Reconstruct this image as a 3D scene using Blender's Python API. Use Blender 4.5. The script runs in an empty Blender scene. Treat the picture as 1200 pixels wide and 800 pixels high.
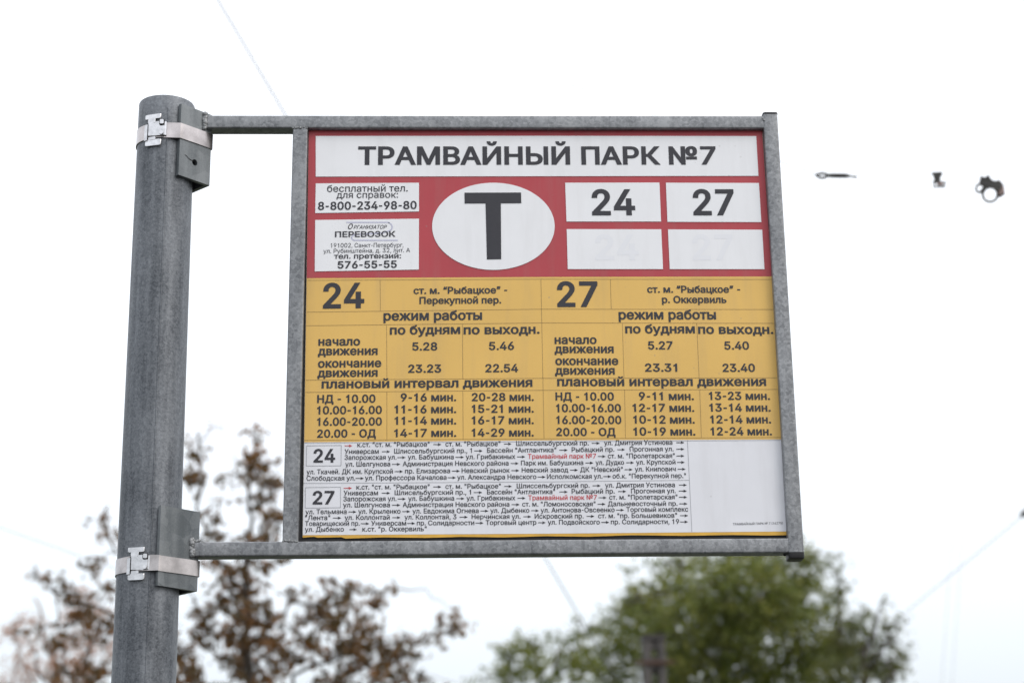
import bpy, bmesh, math, random
import numpy as np
from mathutils import Vector, Matrix, noise
random.seed(7); rng = np.random.default_rng(7)
S = bpy.context.scene; COL = S.collection
R = math.radians

# ------------------------------------------------------------------ camera
CAM = Vector((0.198, -2.5146, 1.60)); Z0 = 2.1404       # Z0 = height of the timetable's lower edge above ground
YAW, PITCH, ROLL, FPX = 0.0344496, 0.3132016, -0.0136548, 2240.583
fw = Vector((math.sin(YAW)*math.cos(PITCH), math.cos(YAW)*math.cos(PITCH), math.sin(PITCH)))
r0 = Vector((math.cos(YAW), -math.sin(YAW), 0)); u0 = r0.cross(fw)
rt = r0*math.cos(ROLL)+u0*math.sin(ROLL); up = -r0*math.sin(ROLL)+u0*math.cos(ROLL)
cd = bpy.data.cameras.new('camera'); cam = bpy.data.objects.new('camera', cd); COL.objects.link(cam)
cam.matrix_world = Matrix(((rt.x, up.x, -fw.x, CAM.x), (rt.y, up.y, -fw.y, CAM.y), (rt.z, up.z, -fw.z, CAM.z), (0, 0, 0, 1)))
cd.sensor_width = 36; cd.lens = FPX*36/1200; cd.clip_start = .05; cd.clip_end = 3000
cd.dof.use_dof = True; cd.dof.focus_distance = 2.60; cd.dof.aperture_fstop = 5.4
S.camera = cam

# ------------------------------------------------------------------ sky and sun (bright overcast)
SUN_EL, SUN_AZ = R(42), R(128)      # azimuth measured from +Y clockwise: behind the camera, to the right
W = bpy.data.worlds.new('World'); S.world = W; W.use_nodes = True
n = W.node_tree.nodes; l = W.node_tree.links; n.clear()
out = n.new('ShaderNodeOutputWorld')
sky = n.new('ShaderNodeTexSky'); sky.sky_type = 'NISHITA'; sky.sun_disc = False
sky.sun_elevation = SUN_EL; sky.sun_rotation = SUN_AZ; sky.air_density = 1.2; sky.dust_density = 3
b1 = n.new('ShaderNodeBackground'); b1.inputs[1].default_value = .05; l.new(sky.outputs[0], b1.inputs[0])
tc = n.new('ShaderNodeTexCoord'); sp = n.new('ShaderNodeSeparateXYZ'); l.new(tc.outputs['Generated'], sp.inputs[0])
cr = n.new('ShaderNodeValToRGB'); cr.color_ramp.interpolation = 'LINEAR'   # overcast luminance (1 + 2 sin e) / 3
e = cr.color_ramp.elements
e[0].position = 0; e[0].color = (.27, .283, .30, 1); e[1].position = 1; e[1].color = (.985, .99, 1, 1)
for ps, c in ((.10, (.345, .360, .382, 1)), (.17, (.455, .468, .485, 1)), (.26, (.545, .55, .56, 1))):
    q = e.new(ps); q.color = c
l.new(sp.outputs[2], cr.inputs[0])
mp = n.new('ShaderNodeMapping'); mp.inputs['Scale'].default_value = (1.5, 1.5, 6); l.new(tc.outputs['Generated'], mp.inputs[0])
nz = n.new('ShaderNodeTexNoise'); nz.inputs['Scale'].default_value = 1.6; nz.inputs['Detail'].default_value = 4; l.new(mp.outputs[0], nz.inputs[0])
mr = n.new('ShaderNodeMapRange'); mr.inputs[3].default_value = .94; mr.inputs[4].default_value = 1.06; l.new(nz.outputs[0], mr.inputs[0])
mu = n.new('ShaderNodeMath'); mu.operation = 'MULTIPLY'; mu.inputs[1].default_value = 1.9; l.new(mr.outputs[0], mu.inputs[0])
b2 = n.new('ShaderNodeBackground'); l.new(cr.outputs[0], b2.inputs[0]); l.new(mu.outputs[0], b2.inputs[1])
ad = n.new('ShaderNodeAddShader'); l.new(b1.outputs[0], ad.inputs[0]); l.new(b2.outputs[0], ad.inputs[1])
l.new(ad.outputs[0], out.inputs[0])
sd = bpy.data.lights.new('sun', 'SUN'); sd.energy = .95; sd.angle = R(25); sd.color = (1, .97, .93)
so = bpy.data.objects.new('sun', sd); COL.objects.link(so)
dirv = Vector((math.sin(SUN_AZ)*math.cos(SUN_EL), math.cos(SUN_AZ)*math.cos(SUN_EL), math.sin(SUN_EL)))
so.rotation_euler = dirv.to_track_quat('Z', 'Y').to_euler(); so.location = (0, -3, 8)
S.view_settings.view_transform = 'Standard'; S.view_settings.look = 'None'
S.view_settings.exposure = 0.0; S.view_settings.gamma = 1
S.cycles.use_denoising = True; S.cycles.max_bounces = 8

# ------------------------------------------------------------------ helpers
def ray(x, y): return (fw*FPX + rt*(x-600) - up*(y-400)).normalized()
def on(x, y, Y=0.0):                      # where the sight line meets the upright plane Y
    d = ray(x, y); return CAM + d*((Y-CAM.y)/d.y)
def at(x, y, dist):                       # point at a horizontal distance from the camera
    d = ray(x, y); return CAM + d*(dist/math.hypot(d.x, d.y))

def tag(o, label=None, cat=None, group=None, kind=None):
    for k, v in (('label', label), ('category', cat), ('group', group), ('kind', kind)):
        if v: o[k] = v
    return o
def empty(name, loc):
    o = bpy.data.objects.new(name, None); COL.objects.link(o); o.location = loc; o.empty_display_size = .1; return o
def origin(p):
    v = Vector((0, 0, 0))
    while p is not None: v = v + p.location; p = p.parent
    return v
def mesh(name, verts, faces, mat, parent=None, smooth=False, loc=None, auto=None):
    """verts in world space; stored relative to the parent (or to loc)"""
    base = origin(parent) if parent is not None else Vector(loc or (0, 0, 0))
    me = bpy.data.meshes.new(name)
    me.from_pydata([tuple(Vector(v)-base) for v in verts], [], faces)
    if mat: me.materials.append(mat)
    if smooth:
        for p in me.polygons: p.use_smooth = True
    me.update()
    if auto:
        me.polygons.foreach_set('use_smooth', [True]*len(me.polygons)); me.set_sharp_from_angle(angle=R(auto))
    o = bpy.data.objects.new(name, me); COL.objects.link(o)
    if parent is not None: o.parent = parent
    else: o.location = base
    return o
class Geo:
    def __init__(s): s.v = []; s.f = []
    def add(s, v, f):
        k = len(s.v); s.v += [Vector(a) for a in v]; s.f += [tuple(i+k for i in q) for q in f]; return s
    def build(s, name, mat, parent=None, **kw): return mesh(name, s.v, s.f, mat, parent, **kw)
def fix_normals(o):
    bm = bmesh.new(); bm.from_mesh(o.data); bmesh.ops.recalc_face_normals(bm, faces=bm.faces); bm.to_mesh(o.data); bm.free(); return o

def rrect(w, h, r, seg=4):
    pts = []
    for cx, cy, a0 in ((w/2-r, h/2-r, 0), (-w/2+r, h/2-r, 90), (-w/2+r, -h/2+r, 180), (w/2-r, -h/2+r, 270)):
        for i in range(seg+1):
            a = R(a0+90*i/seg); pts.append((cx+r*math.cos(a), cy+r*math.sin(a)))
    return pts
def sweep(path_rings, close_ends=True):
    v = []; f = []; m = len(path_rings[0])
    for ring in path_rings: v += ring
    for i in range(len(path_rings)-1):
        for j in range(m):
            a = i*m+j; b = i*m+(j+1) % m; f.append((a, b, b+m, a+m))
    if close_ends:
        f.append(tuple(range(m-1, -1, -1))); f.append(tuple(range((len(path_rings)-1)*m, len(path_rings)*m)))
    return v, f
def tube_path(pts, rad, seg=8, rads=None):
    """round tube along points"""
    rings = []; pts = [Vector(p) for p in pts]
    for i, p in enumerate(pts):
        d = (pts[min(i+1, len(pts)-1)]-pts[max(i-1, 0)]).normalized()
        a = d.orthogonal().normalized() if i == 0 else (a - d*a.dot(d)).normalized()
        b = d.cross(a); rr = rads[i] if rads else rad
        rings.append([p+(a*math.cos(2*math.pi*k/seg)+b*math.sin(2*math.pi*k/seg))*rr for k in range(seg)])
    return sweep(rings)
def bar_x(x0, x1, yc, zc, w, h, r=.0028, n=14):   # rounded square tube along X, slightly uneven like galvanised steel
    prof = rrect(w, h, r); rings = []
    for i in range(n+1):
        x = x0+(x1-x0)*i/n; rings.append([Vector((x, yc+a, zc+b)) for a, b in prof])
    return sweep(rings)
def bar_z(z0, z1, x0, x1, yc, w, h, r=.0028, n=10):
    prof = rrect(w, h, r); rings = []
    for i in range(n+1):
        t = i/n; rings.append([Vector((x0+(x1-x0)*t+a, yc+b, z0+(z1-z0)*t)) for a, b in prof])
    return sweep(rings)

# ------------------------------------------------------------------ materials
def mat(name):
    m = bpy.data.materials.new(name); m.use_nodes = True; nt = m.node_tree
    return m, nt, nt.nodes['Principled BSDF']
def flat(name, col, rough=.6, metal=0, var=.06, scale=60, spec=.35, dirt=0):
    m, nt, p = mat(name); N = nt.nodes; L = nt.links
    tc = N.new('ShaderNodeTexCoord'); nz = N.new('ShaderNodeTexNoise'); nz.inputs['Scale'].default_value = scale; nz.inputs['Detail'].default_value = 5
    L.new(tc.outputs['Object'], nz.inputs[0])
    r = N.new('ShaderNodeValToRGB'); r.color_ramp.elements[0].position = .3; r.color_ramp.elements[1].position = .7
    r.color_ramp.elements[0].color = tuple(c*(1-var) for c in col)+(1,); r.color_ramp.elements[1].color = tuple(min(1, c*(1+var)) for c in col)+(1,)
    L.new(nz.outputs[0], r.inputs[0]); colout = r.outputs[0]
    if dirt:      # rain-washed dust in long faint runs, and a scatter of tiny specks
        mp = N.new('ShaderNodeMapping'); mp.inputs['Scale'].default_value = (1, 1, .12); L.new(tc.outputs['Object'], mp.inputs[0])
        n2 = N.new('ShaderNodeTexNoise'); n2.inputs['Scale'].default_value = 38; n2.inputs['Detail'].default_value = 7; n2.inputs['Roughness'].default_value = .65; L.new(mp.outputs[0], n2.inputs[0])
        m2 = N.new('ShaderNodeMapRange'); m2.inputs[1].default_value = .48; m2.inputs[2].default_value = .75; m2.inputs[4].default_value = dirt; L.new(n2.outputs[0], m2.inputs[0])
        vo = N.new('ShaderNodeTexVoronoi'); vo.inputs['Scale'].default_value = 55; L.new(tc.outputs['Object'], vo.inputs[0])
        m3 = N.new('ShaderNodeMapRange'); m3.inputs[1].default_value = .05; m3.inputs[2].default_value = .10; m3.inputs[3].default_value = dirt*2.2; m3.inputs[4].default_value = 0; L.new(vo.outputs['Distance'], m3.inputs[0])
        n4 = N.new('ShaderNodeTexNoise'); n4.inputs['Scale'].default_value = 9; L.new(tc.outputs['Object'], n4.inputs[0])
        m5 = N.new('ShaderNodeMath'); m5.operation = 'GREATER_THAN'; m5.inputs[1].default_value = .55; L.new(n4.outputs[0], m5.inputs[0])
        m6 = N.new('ShaderNodeMath'); m6.operation = 'MULTIPLY'; L.new(m3.outputs[0], m6.inputs[0]); L.new(m5.outputs[0], m6.inputs[1])
        m4 = N.new('ShaderNodeMath'); m4.operation = 'MAXIMUM'; L.new(m2.outputs[0], m4.inputs[0]); L.new(m6.outputs[0], m4.inputs[1])
        mx = N.new('ShaderNodeMix'); mx.data_type = 'RGBA'; L.new(m4.outputs[0], mx.inputs[0]); L.new(colout, mx.inputs[6]); mx.inputs[7].default_value = (.23, .21, .19, 1); colout = mx.outputs[2]
        rr = N.new('ShaderNodeMapRange'); rr.inputs[3].default_value = rough-.1; rr.inputs[4].default_value = rough+.15; L.new(n2.outputs[0], rr.inputs[0]); L.new(rr.outputs[0], p.inputs['Roughness'])
    else: p.inputs['Roughness'].default_value = rough
    L.new(colout, p.inputs['Base Color'])
    p.inputs['Metallic'].default_value = metal
    p.inputs['Specular IOR Level'].default_value = spec
    return m
def galvanised(name, dark, light, streak=0.0, cell=220, metal=.35, rough=.48, bump=.25, cellmix=.5):
    """hot-dip galvanised steel: crystal spangle, pale zinc specks, drips and dull patches"""
    m, nt, p = mat(name); N = nt.nodes; L = nt.links
    tc = N.new('ShaderNodeTexCoord')
    vo = N.new('ShaderNodeTexVoronoi'); vo.inputs['Scale'].default_value = cell; vo.feature = 'F1'
    wn = N.new('ShaderNodeTexNoise'); wn.inputs['Scale'].default_value = cell*.7; wn.inputs['Detail'].default_value = 3
    wm = N.new('ShaderNodeVectorMath'); wm.operation = 'MULTIPLY_ADD'; wm.inputs[1].default_value = (.006,)*3
    L.new(tc.outputs['Object'], wn.inputs[0]); L.new(wn.outputs['Color'], wm.inputs[0]); L.new(tc.outputs['Object'], wm.inputs[2]); L.new(wm.outputs[0], vo.inputs[0])
    bw = N.new('ShaderNodeRGBToBW'); L.new(vo.outputs['Color'], bw.inputs[0])
    n1 = N.new('ShaderNodeTexNoise'); n1.inputs['Scale'].default_value = 420; n1.inputs['Detail'].default_value = 6; n1.inputs['Roughness'].default_value = .7
    n2 = N.new('ShaderNodeTexNoise'); n2.inputs['Scale'].default_value = 14; n2.inputs['Detail'].default_value = 6
    mp = N.new('ShaderNodeMapping'); mp.inputs['Scale'].default_value = (1, 1, .07); L.new(tc.outputs['Object'], mp.inputs[0])
    n3 = N.new('ShaderNodeTexNoise'); n3.inputs['Scale'].default_value = 75; n3.inputs['Detail'].default_value = 5; L.new(mp.outputs[0], n3.inputs[0])
    L.new(tc.outputs['Object'], n1.inputs[0]); L.new(tc.outputs['Object'], n2.inputs[0])
    def mth(op, a, b):
        q = N.new('ShaderNodeMath'); q.operation = op
        for i, s in enumerate((a, b)):
            if isinstance(s, (int, float)): q.inputs[i].default_value = s
            else: L.new(s, q.inputs[i])
        return q.outputs[0]
    f = mth('ADD', mth('MULTIPLY', bw.outputs[0], cellmix), mth('MULTIPLY', n1.outputs[0], 1.5-cellmix))
    f = mth('ADD', f, mth('MULTIPLY', n2.outputs[0], .8))
    f = mth('ADD', f, mth('MULTIPLY', n3.outputs[0], streak))
    mid = cellmix*.5+(1.5-cellmix)*.5+.4+streak*.5
    mr = N.new('ShaderNodeMapRange'); mr.inputs[1].default_value = mid-.42; mr.inputs[2].default_value = mid+.42; L.new(f, mr.inputs[0])
    r = N.new('ShaderNodeValToRGB'); r.color_ramp.elements[0].color = dark+(1,); r.color_ramp.elements[1].color = light+(1,)
    L.new(mr.outputs[0], r.inputs[0]); L.new(r.outputs[0], p.inputs['Base Color'])
    rr = N.new('ShaderNodeMapRange'); rr.inputs[3].default_value = rough-.1; rr.inputs[4].default_value = rough+.15; L.new(n2.outputs[0], rr.inputs[0]); L.new(rr.outputs[0], p.inputs['Roughness'])
    p.inputs['Metallic'].default_value = metal
    bp = N.new('ShaderNodeBump'); bp.inputs['Strength'].default_value = bump; bp.inputs['Distance'].default_value = .0006; L.new(f, bp.inputs['Height']); L.new(bp.outputs[0], p.inputs['Normal'])
    return m
M_POLE = galvanised('weathered_zinc_pole', (.046, .053, .064), (.205, .22, .242), streak=1.3, cell=300, metal=.35, rough=.5, bump=.3, cellmix=.35)
M_BAR = galvanised('spangled_zinc_bar', (.115, .122, .132), (.305, .315, .33), streak=.9, cell=240, metal=.35, rough=.42, bump=.3, cellmix=.55)
M_PLATE = galvanised('smooth_zinc_plate', (.09, .102, .110), (.20, .215, .225), streak=1.2, cell=45, metal=.35, rough=.38, bump=.15, cellmix=.5)
M_WELD = galvanised('zinc_weld', (.12, .125, .13), (.30, .31, .32), cell=500, metal=.35, rough=.45, bump=.4)
M_STEEL = flat('stainless_steel', (.40, .37, .365), .2, 1.0, .3, 40)
M_STEEL2 = flat('stainless_pressed', (.56, .56, .575), .24, 1.0, .18, 120)
M_BLACK = flat('black_plastic', (.018, .018, .02), .45, 0, .2, 120)
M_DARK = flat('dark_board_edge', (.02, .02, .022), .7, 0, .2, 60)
M_WHITE = flat('white_sticker_vinyl', (.745, .755, .785), .38, 0, .015, 25, dirt=.10)
M_PAPER = flat('white_route_sheet', (.68, .69, .735), .42, 0, .02, 25, dirt=.12)
M_RED = flat('red_print', (.39, .048, .062), .42, 0, .07, 9, dirt=.16)
M_YELLOW = flat('ochre_print', (.675, .43, .118), .42, 0, .05, 8, dirt=.16)
M_YEDGE = flat('ochre_edge', (.62, .36, .06), .45, 0, .12, 40)
M_INK = flat('black_ink', (.028, .028, .036), .45, 0, .1, 80)
M_INKR = flat('red_ink', (.50, .05, .06), .5, 0, .05, 80)
M_GHOST = flat('faded_ink', (.712, .725, .765), .4, 0, .01, 40)
M_SWOOSH = flat('lilac_ink', (.48, .49, .62), .4, 0, .02, 40)
M_LINE = flat('table_rule', (.33, .21, .07), .5, 0, .05, 80)
M_LINE2 = flat('grey_rule', (.34, .35, .38), .5, 0, .05, 80)
M_CONC = flat('weathered_concrete', (.085, .078, .076), .85, 0, .25, 9)
M_RUST = flat('rusty_steel', (.085, .048, .036), .8, .2, .3, 30)
M_WIRE = flat('wire_metal', (.10, .10, .11), .5, .6, .1, 20)
M_FIT = flat('blackened_fitting', (.05, .048, .045), .5, .5, .3, 60)
M_FITL = flat('dull_brown_fitting', (.30, .22, .20), .5, .3, .2, 60)

# ------------------------------------------------------------------ setting below the frame
def ground_mat(name, a, b, sc, bump=.3):
    m, nt, p = mat(name); N = nt.nodes; L = nt.links
    tc = N.new('ShaderNodeTexCoord'); n1 = N.new('ShaderNodeTexNoise'); n1.inputs['Scale'].default_value = sc; n1.inputs['Detail'].default_value = 9
    L.new(tc.outputs['Object'], n1.inputs[0]); r = N.new('ShaderNodeValToRGB'); r.color_ramp.elements[0].position = .35; r.color_ramp.elements[1].position = .65
    r.color_ramp.elements[0].color = a+(1,); r.color_ramp.elements[1].color = b+(1,)
    L.new(n1.outputs[0], r.inputs[0]); L.new(r.outputs[0], p.inputs['Base Color']); p.inputs['Roughness'].default_value = .9
    bp = N.new('ShaderNodeBump'); bp.inputs['Strength'].default_value = bump; L.new(n1.outputs[0], bp.inputs['Height']); L.new(bp.outputs[0], p.inputs['Normal'])
    return m
def slab_xy(name, x0, x1, y0, y1, z0, z1, m, n=1):
    v = [(x, y, z) for z in (z0, z1) for x, y in ((x0, y0), (x1, y0), (x1, y1), (x0, y1))]
    return tag(mesh(name, v, [(3, 2, 1, 0), (4, 5, 6, 7), (0, 1, 5, 4), (1, 2, 6, 5), (2, 3, 7, 6), (3, 0, 4, 7)], m), kind='structure')
g = [( -600, -600, -.13), (600, -600, -.13), (600, 900, -.13), (-600, 900, -.13)]
tag(mesh('ground', g, [(0, 1, 2, 3)], ground_mat('dull_grass', (.025, .034, .013), (.05, .056, .024), 1.5)), kind='structure')
slab_xy('pavement', -60, 60, -4.0, 1.2, -.2, 0, ground_mat('asphalt_pavement', (.035, .035, .034), (.065, .062, .058), 30))
slab_xy('kerb', -60, 60, 1.203, 1.35, -.2, .01, ground_mat('granite_kerb', (.2, .195, .19), (.3, .29, .28), 40))
slab_xy('road', -60, 60, -12, -4.003, -.2, -.12, ground_mat('asphalt_road', (.04, .04, .042), (.065, .065, .066), 25))

# ------------------------------------------------------------------ pole
PX, PY = -.2050, 0.0          # pole axis at sign height
TOPZ = on(193, 110.3, PY-.040).z
def pole_x(z): return PX + (z-TOPZ)*-.005*1.0 if False else PX + (TOPZ-z)*.0055*(1 if z > 1.5 else 0) + (0 if z > 1.5 else (TOPZ-1.5)*.0055)
def pole_r(z): return .0395 + min(TOPZ-z, 1.2)*.0026
pole = empty('stop_pole', (pole_x(0), PY, 0))
tag(pole, 'thick round weathered grey galvanised steel pole that carries the tram stop sign', 'pole')
v = []; f = []; SEG = 72
zs = [0, .6, 1.2, 1.5] + [1.5+(TOPZ-.002-1.5)*i/30 for i in range(1, 31)]
rings = []
for z in zs:
    rr = pole_r(z); rings.append([Vector((pole_x(z)+rr*math.cos(2*math.pi*k/SEG), PY+rr*math.sin(2*math.pi*k/SEG), z)) for k in range(SEG)])
rr = pole_r(TOPZ)
for dr, z in ((.0006, TOPZ-.0006), (.002, TOPZ), (.0045, TOPZ), (.0055, TOPZ-.002), (.0055, TOPZ-.15)):
    rings.append([Vector((pole_x(TOPZ)+(rr-dr)*math.cos(2*math.pi*k/SEG), PY+(rr-dr)*math.sin(2*math.pi*k/SEG), z)) for k in range(SEG)])
v, f = sweep(rings); f = f[:-2] + [tuple(range(len(v)-SEG, len(v)))]
fix_normals(mesh('tube', v, f, M_POLE, pole, auto=35))
# the tube's long weld seam, a faint raised line on the side facing the camera
sm = Geo(); a = R(-78)
pts = [(pole_x(z)+pole_r(z)*math.cos(a)*1.0, PY+pole_r(z)*math.sin(a), z) for z in [.02+(TOPZ-.02-.02)*i/60 for i in range(61)]]
sm.add(*tube_path(pts, .0011, 6)); sm.build('weld_seam', M_POLE, pole, smooth=True)
fl = Geo(); rings = [[Vector((pole_x(0)+r_*math.cos(2*math.pi*k/48), PY+r_*math.sin(2*math.pi*k/48), z)) for k in range(48)] for r_, z in ((.09, .001), (.09, .014), (.0855, .016), (.046, .016))]
fl.add(*sweep(rings)); fix_normals(fl.build('base_flange', M_POLE, pole, auto=30))

# ------------------------------------------------------------------ sign : frame
FY = -.010                      # front of the frame tubes (timetable face is at Y = 0)
SQ = .0195
root = empty('tram_stop_sign', (.3258, 0, on(600, 655, FY).z))
tag(root, 'tram stop timetable in grey galvanised frame, red header over ochre and white tables', 'sign')
def zf(x, y): return on(x, y, FY).z
zt1 = zf(600, 135.4); zb1 = zf(600, 632.3)
ztc = zt1-SQ/2; zbc = zb1-SQ/2+.0002
xl0 = on(331, 625, FY).x; xl1 = on(342.8, 165, FY).x; xlw = on(349.6, 625, FY).x-xl0
xr0 = on(923, 625, FY).x; xr1 = on(896, 160, FY).x; xrw = .0205
yc = FY+SQ/2; SD = .0245; yd = FY+SD/2
XA = pole_x(ztc)+(pole_r(ztc)+.0060)*math.sqrt(2)-.0095; XB = pole_x(zbc)+(pole_r(zbc)+.0055)*math.sqrt(2)-.0095
xrc = (xr0+xr1)/2+xrw/2
o = mesh('frame_bar', *bar_x(XA, xrc-xrw/2+.001, yd, ztc, SD, SQ, .0021), M_BAR, root, auto=50); fix_normals(o)
o = mesh('frame_bar', *bar_x(XB, xrc-xrw/2+.001, yd, zbc, SD, SQ, .0021), M_BAR, root, auto=50); fix_normals(o)
o = mesh('frame_upright', *bar_z(zbc+SQ/2-.001, ztc-SQ/2+.001, xl0+xlw/2, xl1+xlw/2, yd, xlw, SD-.0006, .0022), M_BAR, root, auto=50); fix_normals(o)
zcb = zf(934, 646.4); zct = zf(903, 134)
o = mesh('frame_upright', *bar_z(zcb, zct, xrc, xrc, yd-.0006, xrw, SD+.0012, .0024), M_BAR, root, auto=50); fix_normals(o)
def cap(z0, z1, grow, dome):
    rings = []
    for t, s in ((0, 1), (.75, 1), (.92, .965), (1, .86)):
        z = z0+(z1-z0)*t; rings.append([Vector((xrc+a*s, yd-.0006+b*s, z)) for a, b in rrect(xrw+grow, SD+.0012+grow, .004)])
    o = mesh('end_cap', *sweep(rings), M_BLACK, root, auto=40); fix_normals(o)
cap(zct+.0001, zct+.0032, .0012, 1); cap(zcb-.0001, zf(934, 655.5)+.0018, .0010, 1)
nub = Geo(); nub.add(*tube_path([(xrc-xrw/2-.0045, FY+.006, zbc-SQ/2+.001), (xrc-xrw/2-.0045, FY+.006, zbc-SQ/2-.0035)], .0020, 10, [.0021, .0017])); nub.build('drain_plug', M_BLACK, root, smooth=True)

def blobs(name, spots, seed=0, m=M_WELD, par=root, octs=2):
    g = Geo(); rs = random.Random(seed)
    for (p, r) in spots:
        bm = bmesh.new(); bmesh.ops.create_icosphere(bm, subdivisions=2, radius=1)
        for q in bm.verts:
            k = 1+.35*noise.noise(q.co*1.7+Vector((seed*3.1+p[0]*900, p[2]*700, p[1]*300))); q.co = Vector(p)+Vector((q.co.x*r, q.co.y*r*.8, q.co.z*r*1.0))*k
        g.add([q.co.copy() for q in bm.verts], [tuple(w.index for w in ff.verts) for ff in bm.faces]); bm.free()
    return g.build(name, m, par, smooth=True)
def weld_line(p, q, nb, r, seed):
    rs = random.Random(seed); p = Vector(p); q = Vector(q); sp = []
    for i in range(nb):
        t = (i+.5)/nb; c = p.lerp(q, t)+Vector((rs.uniform(-1, 1), rs.uniform(-.4, .4), rs.uniform(-1, 1)))*r*.35
        sp.append((c, r*rs.uniform(.7, 1.25)))
    blobs('weld_bead', sp, seed)
F2 = FY+.0006
weld_line((xl1-.001, F2, ztc-SQ/2-.0004), (xl1+xlw+.0005, F2, ztc-SQ/2+.0006), 7, .0019, 1)
weld_line((xl0-.001, F2, zbc+SQ/2+.001), (xl0+xlw, F2, zbc+SQ/2-.0006), 8, .0021, 2)
weld_line((xrc-xrw/2-.001, F2, ztc+SQ/2-.003), (xrc-.002, F2, ztc-SQ/2-.0005), 8, .0021, 3)
weld_line((xrc-xrw/2-.0002, F2+.0006, zbc+SQ/2+.0005), (xrc-xrw/2+.001, F2+.0006, zbc-SQ/2+.001), 8, .0014, 4)
weld_line((XA+.0010, F2-.001, ztc+SQ/2+.0015), (XA+.0018, F2-.001, ztc-SQ/2-.0015), 12, .0034, 5)
weld_line((XB+.0005, F2-.001, zbc+SQ/2+.004), (XB+.0018, F2-.001, zbc-SQ/2-.0005), 13, .0038, 6)
weld_line((XB+.001, F2-.001, zbc+SQ/2+.002), (XB+.010, F2+.002, zbc+SQ/2+.0012), 6, .0026, 7)

# ------------------------------------------------------------------ sign : channel brackets strapped to the pole
def bracket(z0, z1, az, L, T, hole=None):
    """a length of angle iron whose two legs lie against the pole; its outer edge points along +X turned by az"""
    zc_ = (z0+z1)/2; R_ = pole_r(zc_)+.0003; ctr = Vector((pole_x(zc_), PY, 0)); u = Vector((math.cos(az), math.sin(az), 0))
    t1 = Vector((math.cos(az+R(225)), math.sin(az+R(225)), 0)); t2 = Vector((math.cos(az+R(135)), math.sin(az+R(135)), 0))   # along front and rear leg
    ap = ctr+u*(R_+T)*math.sqrt(2); ai = ctr+u*R_*math.sqrt(2); k = .0015
    A, B = ap+t1*k, ap+t1*L; A2, B2 = ai, ap+t1*L-t1.cross(Vector((0, 0, 1)))*T*(1 if t1.cross(Vector((0, 0, 1))).dot(t2) < 0 else -1)
    nf = -t2; B2 = B+t2*T
    out_ = [B, A, ap+(t1+t2)*k*.3, ap+t2*k, ap+t2*L, ap+t2*L+t1*T, ai, B2]
    g = Geo()
    def wall(a, b): g.add([(a.x, a.y, z0), (b.x, b.y, z0), (b.x, b.y, z1), (a.x, a.y, z1)], [(0, 1, 2, 3)])
    for i in range(8):
        if hole and i in (0, 6): continue
        wall(out_[i], out_[(i+1) % 8])
    for z in (z0, z1):
        g.add([(p.x, p.y, z) for p in (B, A, ai, B2)], [(0, 1, 2, 3)]); g.add([(p.x, p.y, z) for p in (A, out_[2], out_[3], ai)], [(0, 1, 2, 3)]); g.add([(p.x, p.y, z) for p in (out_[3], out_[4], out_[5], ai)], [(0, 1, 2, 3)])
    if hole:             # a real hole through the front leg
        hx, hz, hr = hole; n_ = 32
        def face(a, b):
            LW = (b-a).length; ring = []; rim = []; P = lambda t, z: (a.x+(b.x-a.x)*t, a.y+(b.y-a.y)*t, z)
            hh = (ctr0(a, b, LW))
            for k_ in range(n_):
                an = 2*math.pi*k_/n_; cx, cz = math.cos(an), math.sin(an); ring.append(P(hh+cx*hr/LW, hz+cz*hr))
                tx = (1-hh)*LW/cx if cx > 1e-6 else (-hh*LW/cx if cx < -1e-6 else 1e9); tz = (z1-hz)/cz if cz > 1e-6 else ((z0-hz)/cz if cz < -1e-6 else 1e9)
                t = min(tx, tz); rim.append(P(hh+cx*t/LW, hz+cz*t))
            for ca in ((0, z0), (0, z1), (1, z0), (1, z1)):
                q = Vector(P(*ca)); j = min(range(n_), key=lambda i: (Vector(rim[i])-q).length); rim[j] = tuple(q)
            g.add(ring+rim, [(i, (i+1) % n_, n_+(i+1) % n_, n_+i) for i in range(n_)]); return ring
        hp = ap+t1*hx; ctr0 = lambda a, b, LW: (hp-a).dot((b-a).normalized())/LW
        ra = face(A, B); rb = face(ai, B2); g.add(ra+rb, [(i, (i+1) % n_, n_+(i+1) % n_, n_+i) for i in range(n_)])
    o = g.build('bracket_plate', M_PLATE, root)
    bm = bmesh.new(); bm.from_mesh(o.data); bmesh.ops.remove_doubles(bm, verts=bm.verts, dist=.00005); bmesh.ops.recalc_face_normals(bm, faces=bm.faces); bm.to_mesh(o.data); bm.free()
    o.data.set_sharp_from_angle(angle=R(35)); return [B, ap, ap+t2*L], -t2, o
bz1 = on(215.7, 121.8, PY-.038).z; bz0 = on(213, 205, PY-.038).z
cz1 = on(196.3, 592, PY-.042).z; cz0 = on(191, 686, PY-.042).z
hz = on(230.5, 190.3, PY-.020).z
C1, NV1, bo1 = bracket(bz0, bz1, R(1), .0560, .0060, hole=(.0285, hz, .0047))
C2, NV2, bo2 = bracket(cz0, cz1, R(-1), .0640, .0055)
# small drilled scratch beside the hole
def on_face(C, x, y):
    d = ray(x, y); t = (C-CAM).dot(NV1)/d.dot(NV1); return CAM+d*t+NV1*.0003
C1z = Vector((C1[1].x, C1[1].y, 0))
sc = Geo(); pp = [(216.5, 181.5, .9), (219, 183.2, 1.2), (221, 186, .8), (223.5, 187.5, 1.3), (226, 189, .8)]
for i in range(len(pp)-1):
    a, b = pp[i], pp[i+1]
    sc.add([on_face(C1z, a[0], a[1]-a[2]/2), on_face(C1z, b[0], b[1]-b[2]/2), on_face(C1z, b[0], b[1]+b[2]/2), on_face(C1z, a[0], a[1]+a[2]/2)], [(0, 1, 2, 3)])
sc.build('scratch', M_DARK, bo1)

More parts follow.
